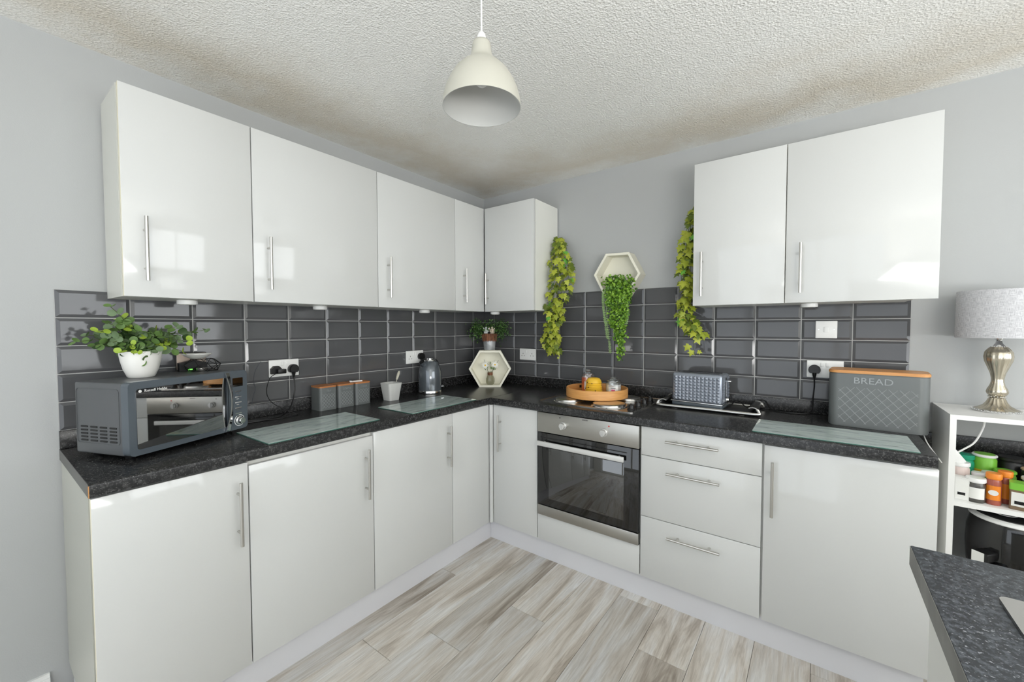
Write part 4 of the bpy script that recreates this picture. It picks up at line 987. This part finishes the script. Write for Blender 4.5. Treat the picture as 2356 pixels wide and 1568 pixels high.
# left ivy hangs off the side of the corner cabinet
o_ = Vector((.712, -.045, 1.985))
def cl1(p):
    w = p+o_
    if w.z > 1.44: w.x = max(w.x, .718+.02*random.random())
    w.y = min(w.y, -.022); return w-o_
sp = [(0, .02, -.015, .02, .01), (-.06, .06, -.045, .06, .04), (-.20, .085, -.09, .095, .075), (-.30, .09, -.10, .10, .08), (-.40, .075, -.11, .09, .08), (-.52, .045, -.11, .075, .065), (-.62, .02, -.085, .06, .055), (-.68, .01, -.07, .055, .05), (-.74, .0, -.065, .045, .04), (-.80, .02, -.06, .05, .03)]
tails = [([(.03, -.06, -.70), (.05, -.06, -.76), (.055, -.06, -.84)], [((.053, -.065, -.80), (.1, 0, -1), .55), ((.055, -.065, -.835), (0, 0, -1), .45)]),
         ([(-.02, -.06, -.66), (-.06, -.07, -.72), (-.07, -.08, -.76)], [((-.065, -.08, -.71), (-.4, 0, -1), .95), ((-.05, -.08, -.75), (.1, 0, -1), 1.0), ((.0, -.08, -.77), (.3, 0, -1), .95)]),
         ([(.10, -.07, -.15), (.16, -.08, -.22), (.17, -.08, -.30)], [((.165, -.08, -.24), (.4, 0, -1), .7), ((.17, -.08, -.27), (.7, 0, -.6), .8), ((.145, -.08, -.19), (.5, 0, -1), .6)])]
t = ivy('yellow-green ivy hanging from the side of the corner cabinet', o_, sp, tails, cl1, 3, 290)
MB().tube([(-.010, 0, .0), (-.002, 0, .002), (.002, 0, -.006), (-.002, -.003, -.010)], .002, 6).lathe([(.008, 0), (.007, .003)], 16, Matrix.Translation((-.0118, 0, .002)) @ Matrix.Rotation(PI/2, 4, 'Y')).out('hook', m_steel, t)
# right ivy hangs against the side of the right wall cabinet
o_2 = Vector((1.655, -.06, 2.055))
def cl2(p):
    w = p+o_2
    if w.z > 1.435: w.x = min(w.x, 1.655)
    w.y = min(w.y, -.022); w.y = max(w.y, -.235); return w-o_2
sp = [(0, -.005, -.02, .008, .02), (-.10, -.025, -.05, .025, .05), (-.25, -.045, -.07, .038, .06), (-.40, -.052, -.07, .040, .06), (-.50, -.045, -.07, .036, .06), (-.62, -.055, -.07, .042, .06), (-.70, -.01, -.07, .05, .055), (-.745, .025, -.07, .05, .045)]
tails = [([(.0, -.08, -.71), (-.005, -.08, -.76), (.0, -.08, -.83), (.008, -.08, -.86)], [((.012, -.085, -.755), (.5, 0, -1), 1.1), ((-.025, -.085, -.80), (-.5, 0, -.7), 1.0), ((-.01, -.085, -.83), (-.3, 0, -1), .85), ((.02, -.085, -.835), (.9, 0, -.2), .6)])]
t = ivy('yellow-green ivy hanging beside the right-hand wall cabinets', o_2, sp, tails, cl2, 8, 230)
MB().lathe([(.006, 0), (.006, .006)], 12, Matrix.Translation((.0106, 0, 0)) @ Matrix.Rotation(PI/2, 4, 'Y')).out('hook', m_steel, t)

# ---------------------------------------------------------------- pendant
px_, py_ = 1.372, -1.610
t = thing('pendant_lamp', 'cream dome pendant lamp hanging from the ceiling', 'lamp', (px_, py_, 2.024))
MB().cyl((0, 0, .225), (0, 0, RZ-2.024-.02), .0028, 8).out('cord', m_white, t)
MB().lathe([(.03, RZ-2.024-.02), (.032, RZ-2.024-.012), (.032, RZ-2.024-.0005)], 24).out('ceiling_rose', m_white, t)
MB().lathe([(.0135, .196), (.0140, .207), (.0120, .216), (.007, .224), (.004, .227)], 24).out('cord_grip', m_white, t)
prof = [(.1185, 0), (.1165, .022), (.110, .048), (.099, .074), (.083, .100), (.062, .122), (.043, .136), (.034, .150), (.030, .168), (.0285, .186), (.025, .194), (.0135, .197)]
me = MB().lathe(prof, 64, cap=False).mesh('shade', [m_shadeo], 60)
MB().lathe(prof, 64, cap=False).out('shade', m_shadeo, t, 60)
inn = [(r_-.0018, z-.0004 if z else 0) for r_, z in prof[:-1]]
MB().lathe([(.1185, 0)]+inn, 64, cap=False).out('shade_lining', m_shadei, t, 60, label='grey-white inside of the shade')
bl = MB().lathe([(.0005, .062), (.010, .064), (.019, .072), (.0225, .086), (.021, .100), (.014, .118), (.012, .130)], 28).out('bulb', m_white, t)
MB().lathe([(.015, .130), (.016, .190)], 20).out('lamp_holder', m_white, t)

# ---------------------------------------------------------------- shelf unit with its contents
SX0, SX1, SD = 2.62, 3.22, .31; st_ = .018
t = thing('shelf_unit', 'white open shelf unit on the right holding jars and the table lamp', 'shelf', (SX0, 0, 0))
MB().box((0, -SD, 0), (st_, -.003, 1.002)).out('side_panel', m_whitesat, t); MB().box((SX1-SX0-st_, -SD, 0), (SX1-SX0, -.003, 1.002)).out('side_panel', m_whitesat, t)
MB().box((0, -SD, 1.002), (SX1-SX0, -.003, 1.02)).out('top_board', m_whitesat, t)
for z in (.669, .335, .05): MB().box((st_, -SD, z), (SX1-SX0-st_, -.021, z+.018)).out('shelf_board', m_whitesat, t)
LX, LY = 2.780, -.128; LZ = 1.0206
t = thing('table_lamp', 'mercury glass table lamp with grey linen drum shade on the white shelf unit', 'lamp', (LX, LY, LZ))
MB().lathe([(.066, 0), (.067, .004), (.064, .008), (.062, .009)], 40).out('base_rim', m_chrome, t)
bd = MB()
for k in range(44):
    a = 2*PI*k/44; bd.lathe([(.0004, -.003), (.0028, 0), (.0004, .003)], 6, Matrix.Translation((.0665*math.cos(a), .0665*math.sin(a), .0055)))
for zz, rb in ((.059, .0235), (.256, .020)):
    for k in range(18):
        a = 2*PI*k/18; bd.lathe([(.0004, -.004), (.0038, 0), (.0004, .004)], 6, Matrix.Translation((rb*math.cos(a), rb*math.sin(a), zz)))
bd.out('bead_trim', m_chrome, t)
MB().lathe([(.062, .009), (.050, .014), (.036, .024), (.028, .037), (.023, .050), (.0185, .056)], 72, flute=.035, fn=18).out('base', m_merc, t)
MB().lathe([(.017, .056), (.021, .063), (.027, .069), (.030, .078), (.027, .090), (.021, .103), (.0175, .118), (.0175, .132), (.021, .152), (.029, .176), (.0375, .200), (.0400, .218), (.0375, .236), (.030, .248), (.022, .257)], 72, flute=.028, fn=14).out('stem', m_merc, t)
MB().lathe([(.020, .257), (.015, .263), (.010, .271), (.0085, .280), (.012, .287), (.019, .292), (.019, .297), (.008, .301), (.008, .32)], 28).out('neck', m_chrome, t)
SR = .121; zb0, zt0 = .294, .478
m_ = MB().lathe([(SR, zb0), (SR*.985, zt0)], 64, cap=False); so = m_.out('lamp_shade', m_linen, t)
uv = so.data.uv_layers.new(name='UVMap')
for l in so.data.loops:
    v = so.data.vertices[l.vertex_index].co; a = math.atan2(v.y, v.x)/(2*PI); uv.data[l.index].uv = (a*4.2, (v.z-zb0)/.18)
MB().ring([(SR*math.cos(a), SR*math.sin(a)) for a in [2*PI*k/48 for k in range(48)]], [((SR-.002)*math.cos(a), (SR-.002)*math.sin(a)) for a in [2*PI*k/48 for k in range(48)]], zb0-.002, zb0+.001).out('shade_rim', m_linen, t)
m_ = MB()
for k in range(3): a = k*2*PI/3; m_.cyl((0, 0, .305), (SR*math.cos(a), SR*math.sin(a), .300), .0015, 6)
m_.out('shade_spider', m_chrome, t)
c = MB().tube([(2.742, -.16, 1.000), (2.738, -.17, .96), (2.712, -.19, .90), (2.680, -.20, .868), (2.664, -.205, .855)], .0032, 8).out('lamp_cable', m_white)
tag(c, 'white cable hanging below the top board of the shelf unit', 'cable')
t = MB().rbox((-.018, -.009, -.028), (.018, .009, .028), .004, 3).out('inline_switch', m_white, loc=(2.657, -.21, .835), rot=(0, -.6, 0)); tag(t, 'white inline switch at the end of the lamp cable inside the shelf unit', 'switch')
c = MB().tube([(2.556, -.15, .975), (2.560, -.21, .93), (2.568, -.25, .89), (2.590, -.27, .85), (2.608, -.28, .82)], .0022, 6).out('white_cable', m_white)
tag(c, 'thin white cable dropping between the worktop end and the shelf unit', 'cable')

JZ = .6875
def jar(name, label, x, y, r, h, body, lid, lidh=.018, labm=None, labcol=None, sq=False, lr=1.04, cat='jar'):
    t = thing(name, label, cat, (x, y, JZ), -.24, 'jars and tubs on the middle shelf')
    if sq:
        MB().prism(rrect(2*r, 2*r, r*.25, 4), 0, h-lidh).out('jar_body', body, t); MB().prism(rrect(2*r*lr, 2*r*lr, r*.25, 4), h-lidh+.0005, h).out('lid', lid, t)
    else:
        MB().lathe([(r*.92, 0), (r, .004), (r, h-lidh-.010), (r*.86, h-lidh-.001)], 28).out('jar_body', body, t)
        MB().lathe([(r*lr*.9, h-lidh-.0005), (r*lr*.9, h-lidh+.001), (r*lr, h-lidh+.003), (r*lr, h-.003), (r*lr*.93, h)], 28).out('lid', lid, t)
    if labm:
        if sq:
            MB().box((-r*.8, -r-.0012, h*.14), (r*.8, -r-.0004, h*.66)).out('paper_label', labm, t)
            MB().box((-r*.5, -r-.0018, h*.22), (r*.5, -r-.0011, h*.34)).out('printed_band', labcol or m_black, t)
        else:
            vs = []; nn = 10
            for i in range(nn+1):
                a = -PI/2-1.0+2.0*i/nn; vs += [((r+.0007)*math.cos(a), (r+.0007)*math.sin(a), h*.16), ((r+.0007)*math.cos(a), (r+.0007)*math.sin(a), h*.62)]
            MB().add(vs, [(2*i, 2*i+2, 2*i+3, 2*i+1) for i in range(nn)]).out('paper_label', labm, t)
            if labcol:
                P = [(.013*math.cos(a), .010*math.sin(a)) for a in [2*PI*k/20 for k in range(20)]]
                MB().prism(P, 0, .0016, Matrix.Translation((0, -r-.0002, h*.40)) @ RXM).out('printed_oval', labcol, t)
    return t
jar('glass_jar', 'clear glass jar of dark contents with a white screw lid, front of the shelf', 2.703, -.262, .027, .092, m_dspice, m_white, .017, m_label)
jar('spice_jar', 'orange-lidded spice jar with a red and white oval label, front of the shelf', 2.749, -.262, .0205, .118, m_brick, m_orange, .022, m_orange, m_label)
jar('spice_jar', 'second orange-lidded spice jar, half behind the front one', 2.787, -.222, .019, .122, m_brick, m_orange, .022, m_orange)
jar('square_jar', 'square spice jar with a bright green lid, at the right of the shelf front', 2.812, -.268, .025, .098, m_spice, m_green, .026, m_label, m_black, True)
jar('packet', 'white square packet with a black label, front left of the shelf', 2.668, -.258, .0205, .085, m_label, m_label, .004, m_label, m_black, True, 1.0, 'packet')
jar('tub', 'pale pink tub with white lid behind the white packet', 2.673, -.200, .027, .130, m_tubpink, m_white, .016, m_label, m_red)
jar('small_jar', 'small white-lidded jar between the pale tub and the glass jar', 2.722, -.200, .018, .098, m_brick, m_white, .016)
jar('green_tub', 'small green tub behind the orange-lidded jar', 2.757, -.190, .024, .103, m_green, m_clearlid, .010)
jar('green_tub', 'green tub with translucent lid, behind the second orange jar', 2.800, -.165, .029, .112, m_green, m_green, .012)
jar('lidded_tub', 'teal-lidded tub at the back left of the shelf', 2.698, -.120, .030, .146, m_teal, m_teal, .020)
t_ = jar('stacked_tub', 'tall green and yellow tub with white-rimmed lid at the back', 2.757, -.112, .034, .155, m_green, m_white, .010, m_yellow)
MB().lathe([(.029, .1552), (.029, .1562)], 28).out('lid_insert', m_green, t_)
jar('black_tub', 'dark lidded tub at the back right of the stacked green tub', 2.835, -.085, .038, .150, m_black, m_black, .014)
jar('black_tub', 'dark tub with a tan top, right of the other dark tub', 2.872, -.165, .032, .130, m_black, m_tan, .008)
jar('clear_tub', 'clear-lidded tub behind the green-lidded square jar', 2.850, -.232, .026, .113, m_dspice, m_clearlid, .012)
jar('clear_tub', 'pale lidded tub at the far back right of the shelf', 2.915, -.085, .036, .155, m_tubpink, m_clearlid, .012)
jar('orange_tub', 'orange-topped jar in the back left corner of the shelf', 2.662, -.145, .015, .142, m_orange, m_orange, .014)

# air fryer
t = thing('air_fryer', 'large black air fryer with white trim ring on the lower shelf', 'air fryer', (2.818, -.195, .3536), -.72); t.scale = (.8, .8, 1)
m_afb = mat('black_gloss_plastic', (14, 14, 15), .12, coat=.5)
MB().lathe([(.125, 0), (.135, .01), (.150, .08), (.155, .15), (.152, .22), (.138, .265), (.125, .285)], 48, sx=1, sy=.98).out('fryer_body', m_afb, t)
MB().lathe([(.139, .266), (.146, .270), (.143, .277), (.133, .283), (.127, .283)], 48, cap=False).out('trim_ring', m_white, t)
MB().lathe([(.128, .280), (.11, .288), (.05, .293), (.0005, .2945)], 40).out('top_panel', m_black, t)
MB().lathe([(.040, .2945), (.040, .2965), (.036, .2965), (.036, .2945)], 32, cap=False, T=Matrix.Translation((0, -.055, 0))).out('dial_ring', m_white, t)
dr = MB().rbox((-.062, -.165, .035), (.062, -.135, .125), .008, 3).out('basket_drawer', m_afb, t)
hd = MB().rbox((-.026, -.215, .130), (.030, -.130, .162), .005, 3).out('basket_handle', m_black, t)
MB().box((-.026, -.2170, .100), (.018, -.2152, .162)).out('sticker', m_label, hd)

# ---------------------------------------------------------------- peninsula
pz = ZW
t = thing('peninsula_worktop', 'speckled peninsula worktop with painted-in blue-grey sheen, in the bottom right corner', 'worktop', (2.362, -1.441, pz-TH))
m_ = MB(); m_.m = 0; m_.rbox((0, -1.9, 0), (1.5, 0, TH), .0025, 2); m_.out('slab', m_pen, t)
MB().box((-.0008, -1.898, .001), (.0002, -.002, TH-.001)).out('edge_strip', mat('grey_edge_strip', (128, 127, 122), .45, mix=((108, 107, 103), 9, .4, .6, 3, (1, 1, 1))), t)
t = thing('peninsula_cabinet', 'white end panel cabinet under the peninsula worktop', 'cabinet', (2.3895, -1.46, 0))
MB().box((0, -1.85, 0), (.018, 0, pz-TH-.001)).out('end_panel', m_carc, t); MB().box((.0185, -.018, 0), (1.45, 0, pz-TH-.001)).out('back_panel', m_carc, t)
t = thing('steel_sink', 'stainless steel sink edge set in the peninsula worktop at the right border', 'sink', (2.445, -1.582, pz))
P = [(0, 0), (.9, .0), (.9, -.45), (0, -.45)]
MB().ring(rrect(.9, .45, .012, 4, .45, -.225), rrect(.84, .39, .03, 4, .45, -.225), .0005, .006).prism(rrect(.839, .389, .03, 4, .45, -.225), .0005, .002).out('sink_top', m_steel, t)
